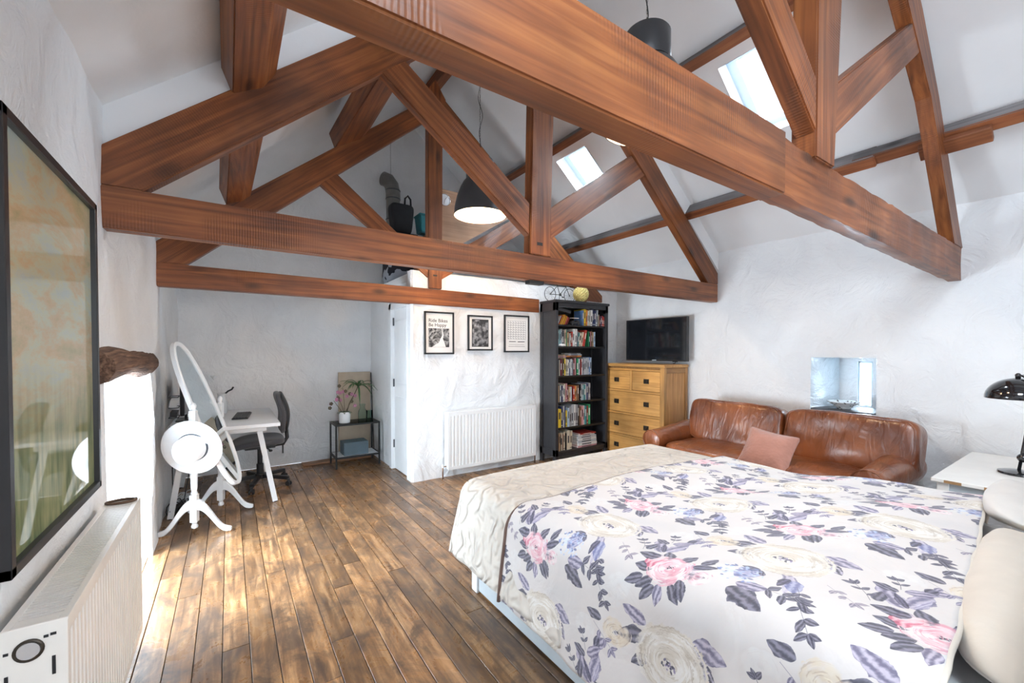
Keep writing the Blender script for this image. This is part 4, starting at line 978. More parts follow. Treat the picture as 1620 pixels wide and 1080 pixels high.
# ------------------------------------------------------------------ bookcase and what stands on it
BK = M['blackbrown']; bc = thing('bookcase', 'tall black-brown wooden bookcase full of books beside the oak chest', 'bookcase', (3.65, 3.98, 0))
bx0, bx1, by0, by1 = 3.20, 4.080, 3.82, 4.122
for x in (bx0, bx1-.04):
    sp = MB()
    sp.box((x, by0, 0), (x+.04, by0+.055, 1.94)); sp.box((x, by1-.045, 0), (x+.04, by1, 1.94)); sp.box((x, by0, 1.84), (x+.04, by1, 1.94)); sp.box((x, by0, .10), (x+.04, by1, .18)); sp.box((x+.01, by0+.03, .14), (x+.03, by1-.02, 1.9))
    sp.build('side_panel', BK, bc, bevel=.002)
MB().box((bx0-.012, by0-.018, 1.938), (bx1+.012, by1, 1.968)).build('top', BK, bc, bevel=.005)
MB().box((bx0+.03, by0+.004, 1.885), (bx1-.03, by0+.022, 1.94)).build('top_rail', BK, bc, bevel=.002)
MB().box((bx0+.03, by0+.02, .09), (bx1-.03, by0+.038, .145)).build('plinth', BK, bc, bevel=.002)
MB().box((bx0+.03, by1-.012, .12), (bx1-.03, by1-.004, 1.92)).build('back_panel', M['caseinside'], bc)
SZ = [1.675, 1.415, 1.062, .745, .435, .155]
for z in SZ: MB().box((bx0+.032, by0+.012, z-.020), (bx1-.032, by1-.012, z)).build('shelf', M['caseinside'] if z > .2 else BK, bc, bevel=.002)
C_ = {'white': (.72, .72, .70), 'cream': (.68, .60, .46), 'red': (.48, .05, .035), 'orange': (.72, .25, .05), 'yellow': (.80, .58, .04), 'navy': (.035, .05, .14), 'blue': (.12, .24, .48), 'pale blue': (.42, .56, .70), 'teal': (.06, .26, .28), 'green': (.03, .30, .13), 'grey': (.30, .31, .33), 'pale grey': (.52, .54, .56), 'black': (.02, .02, .022), 'brown': (.22, .11, .06), 'pink': (.62, .30, .32), 'maroon': (.16, .03, .04), 'tan': (.50, .34, .20), 'silver': (.46, .50, .54), 'pale teal': (.30, .48, .50)}
BMAT = {k: base_mat('book_cover_'+k.replace(' ', '_'), c, .5, vary=.10, scale=60) for k, c in C_.items()}
PRT = base_mat('book_spine_print', (.75, .74, .70), .6); PRD = base_mat('book_spine_dark_print', (.05, .05, .06), .6)
ORD = ['first', 'second', 'third', 'fourth', 'fifth', 'sixth', 'seventh', 'eighth', 'ninth', 'tenth', 'eleventh', 'twelfth', 'thirteenth', 'fourteenth', 'fifteenth', 'sixteenth', 'seventeenth', 'eighteenth', 'nineteenth', 'twentieth', 'twenty-first', 'twenty-second', 'twenty-third', 'twenty-fourth', 'twenty-fifth', 'twenty-sixth', 'twenty-seventh', 'twenty-eighth']
SH = ['top', 'second', 'third', 'fourth', 'fifth', 'bottom']
rb = random.Random(5)
def book(x, z, wd, h, dp, c, lean, label, grp, flat=False, rot=0, y=None):
    y0 = (by0+.03+rb.uniform(-.006, .008)) if y is None else y
    b = thing('book', label, 'book', (x, y0, z), 0, grp) if False else None
    mb = MB(); t = .0022
    if not flat:
        X0, X1 = -wd/2, wd/2
        mb.box((X0, 0, 0), (X0+t, dp, h)).box((X1-t, 0, 0), (X1, dp, h)).box((X0, 0, 0), (X1, t, h))
        mb.box((X0+t, t, .003), (X1-t, dp-.003, h-.004), mi=1)
        if wd > .016:
            dark = sum(C_[c]) > .9; k = rb.choice((0, 1, 2)); s = wd*.22
            mb.box((-s, -.0006, h*(.25+.1*k)), (s, .001, h*(.62+.1*k)), mi=3 if dark else 2)
            if rb.random() < .5: mb.box((X0, -.0006, h*.08), (X1, .001, h*.11), mi=3 if dark else 2)
    else:
        mb.box((0, 0, 0), (h, dp, t)).box((0, 0, wd-t), (h, dp, wd)).box((0, 0, 0), (h, t, wd)); mb.box((.003, t, t), (h-.004, dp-.003, wd-t), mi=1)
        dark = sum(C_[c]) > .9; mb.box((h*.2, -.0006, wd*.3), (h*.7, .001, wd*.7), mi=3 if dark else 2)
    me_o = mb.build('book', [BMAT[c], M['paper'], PRT, PRD], None, world=False)
    me_o.location = (x, y0, z); me_o.rotation_euler = (0, lean, rot)
    tag(me_o, label, 'book', grp); return me_o
def row(si, spec, x0, gap=.0005):
    z = SZ[si]+.0008; x = x0; k = 0
    for s in spec:
        if s[0] == 'gap': x += s[1]; continue
        c, wd, h = s[:3]; lean = math.radians(s[3]) if len(s) > 3 else 0
        wd = wd; e = abs(math.sin(lean))*h
        adj = 'tall' if h > .225 else ('small' if h < .165 else 'medium'); th = 'thick ' if wd > .035 else ('thin ' if wd < .018 else '')
        lz = z+abs(math.sin(lean))*wd/2
        book(x+wd/2*math.cos(lean), lz, wd, h, rb.uniform(.13, .17) if h < .2 else .19, c, lean, '%s %s%s book, %s from the left on the %s bookcase shelf' % (adj, th, c, ORD[k], SH[si]), 'books on the %s shelf' % SH[si])
        nx = spec[spec.index(s)+1] if spec.index(s)+1 < len(spec) else None; l2 = math.radians(nx[3]) if nx and nx[0] != 'gap' and len(nx) > 3 else 0
        x += wd/max(.5, math.cos(lean))+gap+max(0, (math.sin(lean)-math.sin(l2))*h*.9); k += 1
# top shelf
row(0, [('blue', .022, .19), ('yellow', .030, .205, 2), ('orange', .026, .20, 2), ('white', .020, .185, 2), ('cream', .018, .20), ('white', .034, .20, 2), ('navy', .020, .215), ('navy', .030, .195, 4), ('silver', .030, .205, 6), ('gap', .012), ('cream', .016, .15), ('maroon', .020, .13), ('navy', .018, .13), ('red', .024, .135), ('red', .018, .125)], 3.66)
row(1, [('pale teal', .036, .19), ('pale teal', .022, .205), ('silver', .020, .21), ('black', .024, .19), ('grey', .018, .20), ('cream', .018, .205), ('green', .012, .20), ('tan', .026, .17), ('maroon', .012, .165), ('white', .014, .16), ('brown', .018, .165), ('red', .022, .18, 2), ('white', .026, .215, 3), ('white', .030, .215, 4), ('grey', .018, .19, 5), ('teal', .022, .17, 8), ('cream', .038, .165, 8), ('cream', .030, .18, 10), ('red', .028, .205, 12), ('gap', .03), ('green', .010, .19), ('black', .026, .175), ('pink', .014, .19), ('brown', .018, .195), ('tan', .022, .185), ('pale blue', .022, .185)], 3.246)
row(2, [('silver', .020, .19), ('black', .016, .20), ('cream', .014, .19), ('maroon', .026, .205), ('brown', .012, .20), ('black', .018, .20), ('yellow', .020, .205), ('cream', .018, .20), ('cream', .022, .195), ('white', .022, .19), ('navy', .018, .195), ('white', .014, .195), ('silver', .018, .20), ('grey', .016, .19), ('maroon', .022, .205), ('pink', .016, .21), ('black', .014, .195), ('green', .030, .205), ('white', .020, .20), ('maroon', .014, .20), ('red', .014, .195), ('white', .022, .20), ('grey', .026, .215), ('pale grey', .026, .20), ('pale grey', .022, .21), ('silver', .026, .215), ('blue', .022, .22), ('pale blue', .028, .215)], 3.246)
row(3, [('cream', .018, .18), ('tan', .014, .20), ('black', .014, .205), ('white', .022, .20), ('navy', .018, .195), ('white', .022, .20), ('cream', .024, .215), ('pink', .022, .22), ('maroon', .022, .175), ('tan', .016, .17), ('cream', .018, .175), ('white', .016, .175), ('navy', .014, .175), ('gap', .012), ('red', .026, .18), ('orange', .022, .185), ('tan', .020, .18), ('brown', .024, .19), ('gap', .02), ('black', .018, .20), ('silver', .018, .205), ('pale teal', .030, .185), ('teal', .026, .19), ('white', .016, .20), ('navy', .020, .205), ('grey', .022, .215), ('pale grey', .020, .21)], 3.246)
row(4, [('yellow', .022, .215), ('yellow', .048, .225), ('navy', .022, .25), ('pale grey', .024, .26), ('navy', .016, .255), ('gap', .006), ('yellow', .026, .20), ('pale blue', .026, .23), ('grey', .036, .245), ('silver', .040, .26), ('white', .030, .265), ('grey', .040, .26), ('black', .022, .265), ('gap', .012), ('brown', .020, .225), ('pink', .036, .235), ('white', .022, .24), ('teal', .026, .235), ('black', .012, .24), ('red', .018, .23), ('green', .036, .25)], 3.246)
row(5, [('white', .012, .19), ('brown', .014, .19), ('tan', .022, .215), ('black', .010, .20), ('cream', .032, .21), ('brown', .014, .20), ('cream', .028, .22), ('gap', .01), ('black', .014, .20), ('cream', .046, .235), ('cream', .034, .225, 3)], 3.246)
z = SZ[5]+.001
for k, (c, t_, L, off) in enumerate((('pink', .020, .33, 0), ('white', .034, .31, .01), ('silver', .030, .32, .005), ('white', .024, .30, .015), ('pale grey', .026, .31, .0), ('white', .018, .27, .03), ('red', .014, .27, .04))):
    book(3.585+off, z, t_, L, .22, c, 0, '%s magazine-size book lying flat, %s from the bottom of the bottom-shelf stack' % (c, ORD[k]), 'books stacked flat on the bottom shelf', True, rot=rb.uniform(-.04, .04)); z += t_+.0008
z = SZ[2]+.2235
for k, (c, t_, L, x) in enumerate((('orange', .018, .24, 3.40), ('silver', .016, .22, 3.42), ('grey', .014, .20, 3.43))):
    book(x, z, t_, L, .14, c, 0, '%s book lying flat across the tops of the third-shelf books, %s from the bottom' % (c, ORD[k]), 'books lying on the third-shelf row', True); z += t_+.0008
z = SZ[2]+.2085
for k, (c, t_, L) in enumerate((('cream', .012, .13), ('pink', .016, .13), ('tan', .018, .12))):
    book(3.248, z, t_, L, .12, c, 0, 'small %s book lying flat at the left end over the third-shelf row, %s up' % (c, ORD[k]), 'small books lying over the third-shelf row', True); z += t_+.0008
# fan of thin red and yellow booklets, top shelf left
for k, c in enumerate(('white', 'red', 'yellow', 'orange', 'yellow', 'red', 'yellow', 'red', 'pink', 'red', 'maroon')):
    book(3.262+k*.0135, SZ[0]+.004, .010, .135-.006*abs(k-3), .14, c, math.radians(28), 'thin %s booklet, %s in the leaning fan at the left of the top shelf' % (c, ORD[k]), 'leaning red and yellow booklets')
mb = MB().box((3.245, by0+.03, SZ[0]+.155), (3.47, by0+.20, SZ[0]+.195), rot=(0, .16, 0)); o = mb.build('document_box', M['darkgrey'], bevel=.004); tag(o, 'dark grey flat box lying tilted over the red and yellow booklets', 'box')
# toy car
tcx, tcy, tcz = 3.535, 3.875, SZ[0]+.0
car = thing('toy_car', 'dark vintage-style toy car on the top bookcase shelf', 'toy car', (tcx, tcy, tcz))
mb = MB(); mb.box((tcx-.075, tcy-.03, tcz+.018), (tcx+.075, tcy+.03, tcz+.045)); mb.box((tcx+.03, tcy-.028, tcz+.04), (tcx+.075, tcy+.028, tcz+.062)); mb.box((tcx-.05, tcy-.026, tcz+.04), (tcx-.005, tcy+.026, tcz+.058)); mb.build('body', M['darkgrey'], car, bevel=.006)
mb = MB().box((tcx-.045, tcy-.028, tcz+.086), (tcx+.06, tcy+.028, tcz+.092)); 
for dx in (-.04, .055):
    for dy in (-.026, .026): mb.bar((tcx+dx, tcy+dy, tcz+.045), (tcx+dx, tcy+dy, tcz+.088), .003, .003)
mb.build('canopy', M['paper'], car)
for dx in (-.05, .048):
    for dy in (-.038, .030): MB().lathe([(.004, 0), (.021, .001), (.022, .004), (.021, .008), (.004, .009)], (tcx+dx, tcy+dy+.000, tcz+.0225), 14, axis=(0, 1, 0)).build('wheel', M['black'], car, smooth=True, angle=.6)
o = MB().sphere((3.315, by0+.022, SZ[1]+.016), (.055, .012, .016)).build('shell_ornament', M['paper'], smooth=True); tag(o, 'small cream shell ornament at the front left of the second shelf', 'ornament')
# model bicycle on top
bz = 1.968; by = 4.03
bike = thing('model_bicycle', 'small black wire model bicycle standing on top of the bookcase', 'model bicycle', (3.43, by, bz))
def ringpts(cx, cz, r, n=28): return [(cx+r*math.cos(2*PI*i/n), by, cz+r*math.sin(2*PI*i/n)) for i in range(n+1)]
for cx in (3.285, 3.60):
    mb = MB().tube(ringpts(cx, bz+.092, .088), .0040, 6)
    for i in range(12): a = 2*PI*i/12; mb.bar((cx, by, bz+.092), (cx+.086*math.cos(a), by, bz+.092+.086*math.sin(a)), .0012, .0012)
    mb.sphere((cx, by, bz+.092), .007, 8, 6); mb.build('wheel', M['black'], bike, smooth=True)
mb = MB(); A = (3.285, bz+.092); Bc = (3.44, bz+.095); Cs = (3.40, bz+.20); D = (3.54, bz+.20); E = (3.60, bz+.092)
for p, q in ((A, Bc), (A, Cs), (Bc, Cs), (Bc, D), (Cs, D), (D, E), (D, (3.53, bz+.24)), (Cs, (3.395, bz+.22))): mb.tube([(p[0], by, p[1]), (q[0], by, q[1])], .0042, 6)
mb.tube([(3.53, by-.03, bz+.235), (3.55, by, bz+.245), (3.53, by+.03, bz+.235)], .004, 6); mb.build('frame', M['black'], bike, smooth=True)
MB().sphere((3.39, by, bz+.222), (.028, .014, .008), 10, 6).build('saddle', M['black'], bike, smooth=True)
mb = MB().lathe([(.018, -.004), (.018, .004)], (3.44, by-.008, bz+.095), 14, axis=(0, 1, 0)); mb.bar((3.44, by-.014, bz+.095), (3.475, by-.014, bz+.065), .006, .004); mb.box((3.462, by-.035, bz+.058), (3.49, by-.012, bz+.068)); mb.build('crank', M['metalgrey'], bike)
mb = MB().tube([(3.44, by+.006, bz+.09), (3.44, by+.02, bz+.003), (3.46, by+.02, bz+.003)], .003, 6); mb.build('stand', M['black'], bike)
# paper flower ball and leather case
v = []; mb = MB(); rf = random.Random(2); c0 = Vector((3.665, 3.89, 1.968+.103))
mb.sphere(c0, .088, 14, 10)
for i in range(150):
    zz = 1-2*(i+.5)/150; a = i*2.399963; d = Vector((math.sqrt(1-zz*zz)*math.cos(a), math.sqrt(1-zz*zz)*math.sin(a), zz)); 
    mb.sphere(c0+d*.088, (.014, .014, .012), 6, 4)
tag(mb.build('flower_ball', M['yellow'], smooth=True), 'pale yellow round paper flower ball on top of the bookcase', 'ornament')
o = MB().lathe([(.005, 0), (.070, .002), (.075, .02), (.075, .09), (.07, .105), (.005, .108)], (3.80, 4.0, 1.968+.076), 24, axis=(.5, 1, 0)).build('round_leather_case', M['brownleather'], smooth=True, angle=.6); tag(o, 'round brown leather case on top of the bookcase behind the yellow ball', 'case')
# ------------------------------------------------------------------ radiators (local: length along x, front towards -y)
def radiator(name_label, loc, rotz, L, D, z0, z1, m, pitch, grille_n, valve=True):
    r = thing('radiator', name_label, 'radiator', loc, rotz)
    H = z1-z0
    # ribbed front panel
    mb = MB(); prof = [(.0, .0), (.025, .0)]; x = .03
    while x < L-.045: prof += [(x, .012), (x+pitch*.22, .012), (x+pitch*.36, .0), (x+pitch*.86, .0)]; x += pitch
    prof += [(L-.02, 0), (L, 0)]
    za, zb = z0+.035, z1-.040
    mb.grid(len(prof)-1, 1, lambda u, v: (prof[int(round(u*(len(prof)-1)))][0], prof[int(round(u*(len(prof)-1)))][1], za+(zb-za)*v))
    mb.box((0, -.001, z0), (L, .012, za)); mb.box((0, -.001, zb), (L, .012, z1-.0078)); mb.box((0, .0125, z0), (L, .017, z1-.009))
    mb.build('front_panel', m, r, world=False)
    MB().box((0, D-.012, z0), (L, D-.0005, z1-.009)).build('rear_panel', m, r, world=False, bevel=.003)
    for x in (-.0035, L+.0003): 
        MB().box((x, -.0015, z0+.012), (x+.0032, D+.0005, z1+.0005)).build('side_panel', m, r, world=False, bevel=.0015)
    # top grille: rim and slats
    mb = MB().box((0, -.002, z1-.0075), (L, .014, z1)).box((0, D-.016, z1-.0075), (L, D, z1)).box((0, .014, z1-.0075), (.03, D-.016, z1)).box((L-.03, .014, z1-.0075), (L, D-.016, z1)); mb.build('top_rim', m, r, world=False, bevel=.001)
    mb = MB(); step = (L-.06)/grille_n
    for i in range(grille_n): mb.box((.03+i*step, .012, z1-.007), (.03+i*step+step*.58, D-.014, z1-.001))
    g = mb.build('grille_slats', m, r, world=False); g['kind'] = 'stuff'
    MB().box((.02, .02, z0+.03), (L-.02, D-.02, z1-.018)).build('fins_shade_block', M['darkgrey'], r, world=False)  # solid block for the fins, coloured dark as the shade between the slats
    return r
cr_ = radiator('long cream double radiator on the left wall under the big framed picture', (-.33, 1.43, 0), PI/2, 1.01, .108, .13, .72, M['cream_rad'], .0333, 64)
# end panel details
mb = MB().lathe([(.020, 0), (.0235, -.002), (.026, 0), (.026, .003), (.020, .003)], (-.0042, .062, .665), 24, axis=(-1, 0, 0), cap=False); mb.build('plug_ring', M['bronze'], cr_, world=False, smooth=True)
mb = MB().lathe([(.001, 0), (.019, 0), (.019, .004)], (-.0085, .062, .665), 24, axis=(1, 0, 0)); mb.build('plug', M['chrome'], cr_, world=False, smooth=True, angle=.5)
for (y, z, a, b) in ((.022, .690, .005, .003), (.034, .688, .004, .003), (.098, .668, .004, .003), (.022, .615, .003, .022), (.098, .595, .003, .022)): MB().box((-.0052, y-a, z-b), (-.0034, y+a, z+b)).build('vent_slot', M['ink'], cr_, world=False)
wr_ = radiator('white double radiator on the partition wall below the three framed prints', (1.91, 4.03, 0), 0, 1.15, .088, .10, .71, M['white_rad'], .041, 60)
def valve(par, x, y, z, s):
    mb = MB().lathe([(.010, 0), (.013, .005), (.013, .03), (.010, .035)], (x, y, z), 12); mb.build('valve', M['white'], par, world=False, smooth=True, angle=.6)
    MB().tube([(x+s*.04, y, z+.008), (x, y, z+.008), (x, y, z-.02), (x, y, .0)], .0075, 8).build('pipe', M['copper'], par, world=False, smooth=True)
valve(wr_, -.045, .045, .125, 1); valve(wr_, 1.175, .045, .125, -1)
mb = MB().tube([(-.383+.047*math.cos(t), 2.385+.028*math.sin(t), .7255) for t in [2*PI*i/30 for i in range(31)]], .0055, 8)
tag(mb.build('braided_headband', M['brownring'], smooth=True), 'dark brown braided band lying on the far end of the cream radiator', 'headband')

# ------------------------------------------------------------------ big framed picture on the left wall
pic = thing('framed_picture', 'large black-framed glazed pastel landscape print on the near left wall', 'framed picture', (-.44, 1.84, .83))
PYa, PYb, PZ0, PZ1 = 1.435, 2.255, .832, 1.925
fw_ = .026
for nm, a, b in (('stile', (PYa, PZ0), (PYa+fw_, PZ1)), ('stile', (PYb-fw_, PZ0), (PYb, PZ1)), ('rail', (PYa, PZ0), (PYb, PZ0+fw_)), ('rail', (PYa, PZ1-fw_), (PYb, PZ1))):
    MB().box((-.452, a[0], a[1]), (-.418, b[0], b[1])).build('frame_'+nm, M['frameblack'], pic, bevel=.002)
MB().box((-.442, PYa+.02, PZ0+.02), (-.434, PYb-.02, PZ1-.02)).build('glazed_print', M['art'], pic)
MB().box((-.452, PYa+.01, PZ0+.01), (-.443, PYb-.01, PZ1-.01)).build('backing_board', M['black'], pic)

# log lintel over the opening
mb = MB(); rr = []; n = 22
for i in range(19):
    t = i/18; y = 2.42+1.35*t; ring = []
    zc = 1.295+.012*math.sin(t*5)-.004; rz = .075*(1+.10*math.sin(t*9)); 
    for j in range(n):
        a = 2*PI*j/n; e = 1+.10*mn.noise(Vector((math.cos(a)*2.5, y*6, math.sin(a)*2.5)))+.05*mn.noise(Vector((math.cos(a)*7, y*20, math.sin(a)*7)))
        ring.append((-.485+.085*e*math.cos(a), y+.02*mn.noise(Vector((a, t, 3)))*(1 if 0 < i < 18 else 2), zc+rz*e*math.sin(a)))
    rr.append(ring)
mb.rings(rr); o = mb.build('log_lintel', M['barkwood'], smooth=True, angle=.8, grain=(0, 1, 0)); tag(o, 'rough dark bark-edged log lintel over the bright opening in the left wall', 'lintel')

# ------------------------------------------------------------------ cheval mirror, hat
ct = thing('cheval_mirror', 'white oval free-standing mirror tilted on turned posts near the desk', 'mirror', (-.145, 4.09, 0), math.atan2(-.33, .944))
th = math.radians(20); U = Vector((-math.sin(th), 0, math.cos(th))); Nn = Vector((math.cos(th), 0, math.sin(th))); Cc = Vector((.0, 0, .86))
def oval(hh, hw, d, n=56):
    out = []
    for i in range(n):
        a = 2*PI*i/n; c, s = math.cos(a), math.sin(a); e = .86
        out.append(Cc+U*hh*(abs(s)**e)*(1 if s > 0 else -1)+Vector((0, 1, 0))*hw*(abs(c)**e)*(1 if c > 0 else -1)+Nn*d)
    return out
fr_ = MB(); prof = [(0, -.016), (0, .012), (.010, .018), (.026, .014), (.032, .004), (.032, -.016)]
rg = [oval(.605-r, .198-r, d) for r, d in prof]
n = 56; b0 = 0; fr_.v = [tuple(p) for r in rg for p in r]
for i in range(len(rg)):
    for j in range(n):
        k = (i+1) % len(rg); fr_.f.append((i*n+j, i*n+(j+1) % n, k*n+(j+1) % n, k*n+j)); fr_.mi.append(0)
fr_.build('oval_frame', M['white'], ct, world=False, smooth=True, angle=.8)
g = oval(.575, .168, .004); MB().add(g, [tuple(range(n))]).build('mirror_glass', M['mirror'], ct, world=False)
g2 = oval(.58, .172, -.012); MB().add(g2, [tuple(reversed(range(n)))]).build('mirror_back', M['white'], ct, world=False)
for sg in (-1, 1):
    y = sg*.235
    post = MB().lathe([(.004, .045), (.020, .055), (.022, .068), (.014, .085), (.020, .10), (.020, .102)], (0, y, 0), 16); post.box((-.022, y-.022, .10), (.022, y+.022, .30))
    post.lathe([(.020, .30), (.023, .31), (.017, .325), (.021, .35), (.023, .45), (.019, .62), (.016, .76), (.021, .775), (.015, .79), (.020, .80), (.020, .80)], (0, y, 0), 16)
    post.box((-.021, y-.021, .80), (.021, y+.021, .92)); post.lathe([(.021, .92), (.012, .93), (.018, .945), (.020, .96), (.012, .975), (.003, .98)], (0, y, 0), 16)
    po = post.build('post', M['white'], ct, world=False, smooth=True, angle=.6)
    MB().tube([(0, y-sg*.02, .86), (0, y-sg*.045, .86)], .012, 10).build('pivot_knob', M['white'], ct, world=False, smooth=True)
    for sx in (-1, 1):
        leg = []; N2 = 14
        for i in range(N2+1):
            t = i/N2; x = sx*(.015+.225*t); z = .215*(1-t)**1.0*(1-.55*math.sin(PI*t)*.6)+.016; 
            z = .20*(1-sm(0, .85, t))+.02+.012*math.sin(PI*t); hgt = .050*(1-t)+.020*1; hgt *= 1 if t < .95 else .8
            hw = .013
            leg.append([(x, y-hw, z-hgt/2 if z-hgt/2 > .001 else .001), (x, y+hw, z-hgt/2 if z-hgt/2 > .001 else .001), (x, y+hw, z+hgt/2+.01), (x, y-hw, z+hgt/2+.01)])
        MB().rings(leg).build('foot', M['white'], ct, world=False, bevel=.003, smooth=True, angle=.6)
for z in (.18, .26): pass
# hat hanging on the nearer post
hc = Vector((-.222, 3.805, .665)); ax = Vector((-.42, -.90, -.16)).normalized()
hat = thing('brimmed_hat', 'white felt wide-brimmed hat with dark band hung on the nearer mirror post', 'hat', hc)
mb = MB().lathe([(.092, .004), (.13, .000), (.17, .003), (.198, .012), (.202, .013), (.199, .016), (.17, .007), (.13, .004), (.092, .009)], hc, 44, axis=ax, cap=False)
mb.build('brim', M['hat'], hat, smooth=True)
R = Vector((0, 0, 1)).rotation_difference(ax).to_matrix(); rr = []
for r, z in ((.100, .002), (.099, .03), (.096, .06), (.092, .09), (.082, .112), (.060, .118), (.032, .108), (.004, .102)):
    ring = []
    for k in range(32):
        a = 2*PI*k/32; q = 1-.10*(z/.1)*math.cos(2*a+.6); ring.append(hc+R@Vector((r*q*math.cos(a)*1.05, r*q*math.sin(a)*.96, z)))
    rr.append(ring)
MB().rings(rr).build('crown', M['hat'], hat, smooth=True)
MB().lathe([(.104, .003), (.1015, .026), (.095, .026), (.097, .003)], hc, 36, axis=ax, cap=False).build('hat_band', M['hatband'], hat, smooth=True, angle=.6)

# ------------------------------------------------------------------ desk and what stands on it
dk = thing('desk', 'white trestle desk standing along the left wall behind the oval mirror', 'desk', (-.03, 4.78, 0))
MB().box((-.425, 4.20, .70), (.37, 5.37, .73)).build('desktop', M['white_desk'], dk, bevel=.003)
for y in (4.30, 5.25):
    tr = MB().box((-.36, y-.02, .655), (.27, y+.02, .70)).build('trestle_bar', M['white_desk'], dk, bevel=.003)
    for (a, b_) in ((-.30, -.405), (.215, .335)):
        MB().bar((a, y, .67), (b_, y+.03, .006), .030, .042, up=(1, 0, 0)).build('leg', M['white_desk'], dk, bevel=.003)
        MB().lathe([(.016, 0), (.016, .008)], (b_, y+.03, 0), 12).build('foot_pad', M['black'], dk)
mo = thing('computer_monitor', 'black computer monitor on the desk seen almost edge-on against the left wall', 'monitor', (-.31, 4.85, .73))
MB().box((-.015, -.29, .07), (.015, .27, .39), rot=(0, 0, -.10)).build('housing', M['black'], mo, world=False, bevel=.004)
MB().box((.0155, -.28, .08), (.017, .26, .38), rot=(0, 0, -.10), about=(0, -.01, .23)).build('screen', M['screen'], mo, world=False)
MB().box((-.03, -.03, .005), (-.012, .03, .2)).build('stand_neck', M['black'], mo, world=False, bevel=.003); MB().box((-.09, -.12, 0), (.10, .12, .010)).build('stand_foot', M['black'], mo, world=False, bevel=.003)
ra = thing('wire_rack', 'black wire letter rack with papers on the desk beside the monitor', 'desk rack', (-.375, 4.42, .73))
mb = MB()
for x in (-.03, .03):
    for y in (-.10, .06): mb.bar((x, y, 0), (x, y, .26), .007, .007)
for z in (.004, .09, .17, .255):
    mb.bar((-.03, -.10, z), (-.03, .06, z), .006, .006); mb.bar((.03, -.10, z), (.03, .06, z), .006, .006); mb.bar((-.03, -.10, z), (.03, -.10, z), .006, .006); mb.bar((-.03, .06, z), (.03, .06, z), .006, .006)
mb.build('wire_frame', M['blackmetal'], ra, world=False)
for k, z in enumerate((.012, .098, .178)): MB().box((-.024, -.09, z), (.022, .05, z+.018+.02*k), rot=(.05*k, .1*k, 0)).build('papers', M['paper'] if k != 1 else M['darkgrey'], ra, world=False)
kb = thing('keyboard', 'black computer keyboard lying on the white desk', 'keyboard', (.10, 4.80, .731), math.radians(-6))
MB().box((-.065, -.21, 0), (.065, .21, .012)).build('base', M['black'], kb, world=False, bevel=.004)
mb = MB()
for i in range(5):
    for j in range(16): mb.box((-.056+i*.023, -.202+j*.0254, .012), (-.056+i*.023+.019, -.202+j*.0254+.021, .0175))
o = mb.build('keys', M['darkgrey'], kb, world=False); o['kind'] = 'stuff'
ve = thing('white_jug', 'white jug with a dark curved handle standing on the desk behind the mirror', 'jug', (-.065, 5.12, .73))
MB().lathe([(.04, 0), (.048, .01), (.05, .08), (.042, .14), (.034, .18), (.038, .205), (.034, .205), (.03, .18)], (0, 0, 0), 20, cap=False).build('body', M['pot'], ve, world=False, smooth=True)
MB().tube([(.03, 0, .20), (.055, .0, .225), (.085, 0, .24), (.10, 0, .265)], .008, 8).build('handle', M['black'], ve, world=False, smooth=True)
o = thing('wall_light', 'small white wall-mounted spotlight on the back wall above the desk', 'wall light', (-.16, 5.62, 1.09))
MB().lathe([(.03, 0), (.03, .012)], (0, 0, 0), 14, axis=(0, -1, 0)).build('mount', M['white'], o, world=False); MB().lathe([(.012, 0), (.028, .05), (.026, .055)], (0, -.02, 0), 14, axis=(.6, -.6, -.3)).build('lamp_head', M['white'], o, world=False, smooth=True, angle=.6)
# cables under the desk
rc = random.Random(4)
for k, (m, lab) in enumerate(((M['cable'], 'tangle of black cables on the floor under the left end of the desk'), (M['cablew'], 'tangle of white cables and plugs on the floor under the desk'))):
    mb = MB(); cx, cy = (-.37, 4.46) if k == 0 else (-.33, 4.72)
    for q in range(7):
        pts = []; ph = rc.random()*6; r1 = rc.uniform(.03, .07); r2 = rc.uniform(.06, .15)
        for i in range(26): a = ph+i*.42; pts.append((cx+r1*math.cos(a)+.004*i*0, cy+r2*math.sin(a*1.1), .008+.045*(1+math.sin(a*1.7+q))*(.4+.6*rc.random()*0+.1*q)))
        mb.tube(pts, .004, 5)
    if k == 0: mb.tube([(-.40, 4.55, .69), (-.405, 4.52, .35), (-.40, 4.50, .02)], .004, 5); mb.tube([(-.25, 5.0, .69), (-.30, 4.7, .3), (-.34, 4.55, .02)], .004, 5)
    else: mb.box((-.38, 4.64, .002), (-.32, 4.84, .045))
    tag(mb.build('cable_tangle', m, smooth=True, angle=.7), lab, 'cables')

# ------------------------------------------------------------------ office chair
oc = thing('office_chair', 'dark grey fabric swivel office chair pushed up to the white desk', 'office chair', (.25, 4.93, 0), math.radians(0))
CF = M['chairfab']
def pad(name, c, a, rot, p, amp, curve, mat, par, seed):
    v, f = ncube(14, p, (1, 1, 1)); R = Euler(rot).to_matrix(); out = []
    for q in v:
        q = Vector((q.x*a[0], q.y*a[1], q.z*a[2])); q.z += curve(q.x/a[0], q.y/a[1]); out.append(R@q+Vector(c))
    return MB().add(out, f).build(name, mat, par, world=False, smooth=True)
pad('seat', (-.02, 0, .455), (.235, .235, .038), (0, 0, 0), 4, 0, lambda x, y: -.03*max(0, -x)**2*1.4+.012*y*y, CF, oc, 1)
MB().box((-.14, -.10, .385), (.14, .10, .42)).build('seat_mechanism', M['black'], oc, world=False, bevel=.01)
pad('backrest', (.20, 0, .735), (.215, .20, .035), (0, PI/2-.12, 0), 3.2, 0, lambda x, y: .025*math.cos(x*2.6)-.03*y*y*0-.03*y*y, CF, oc, 2)
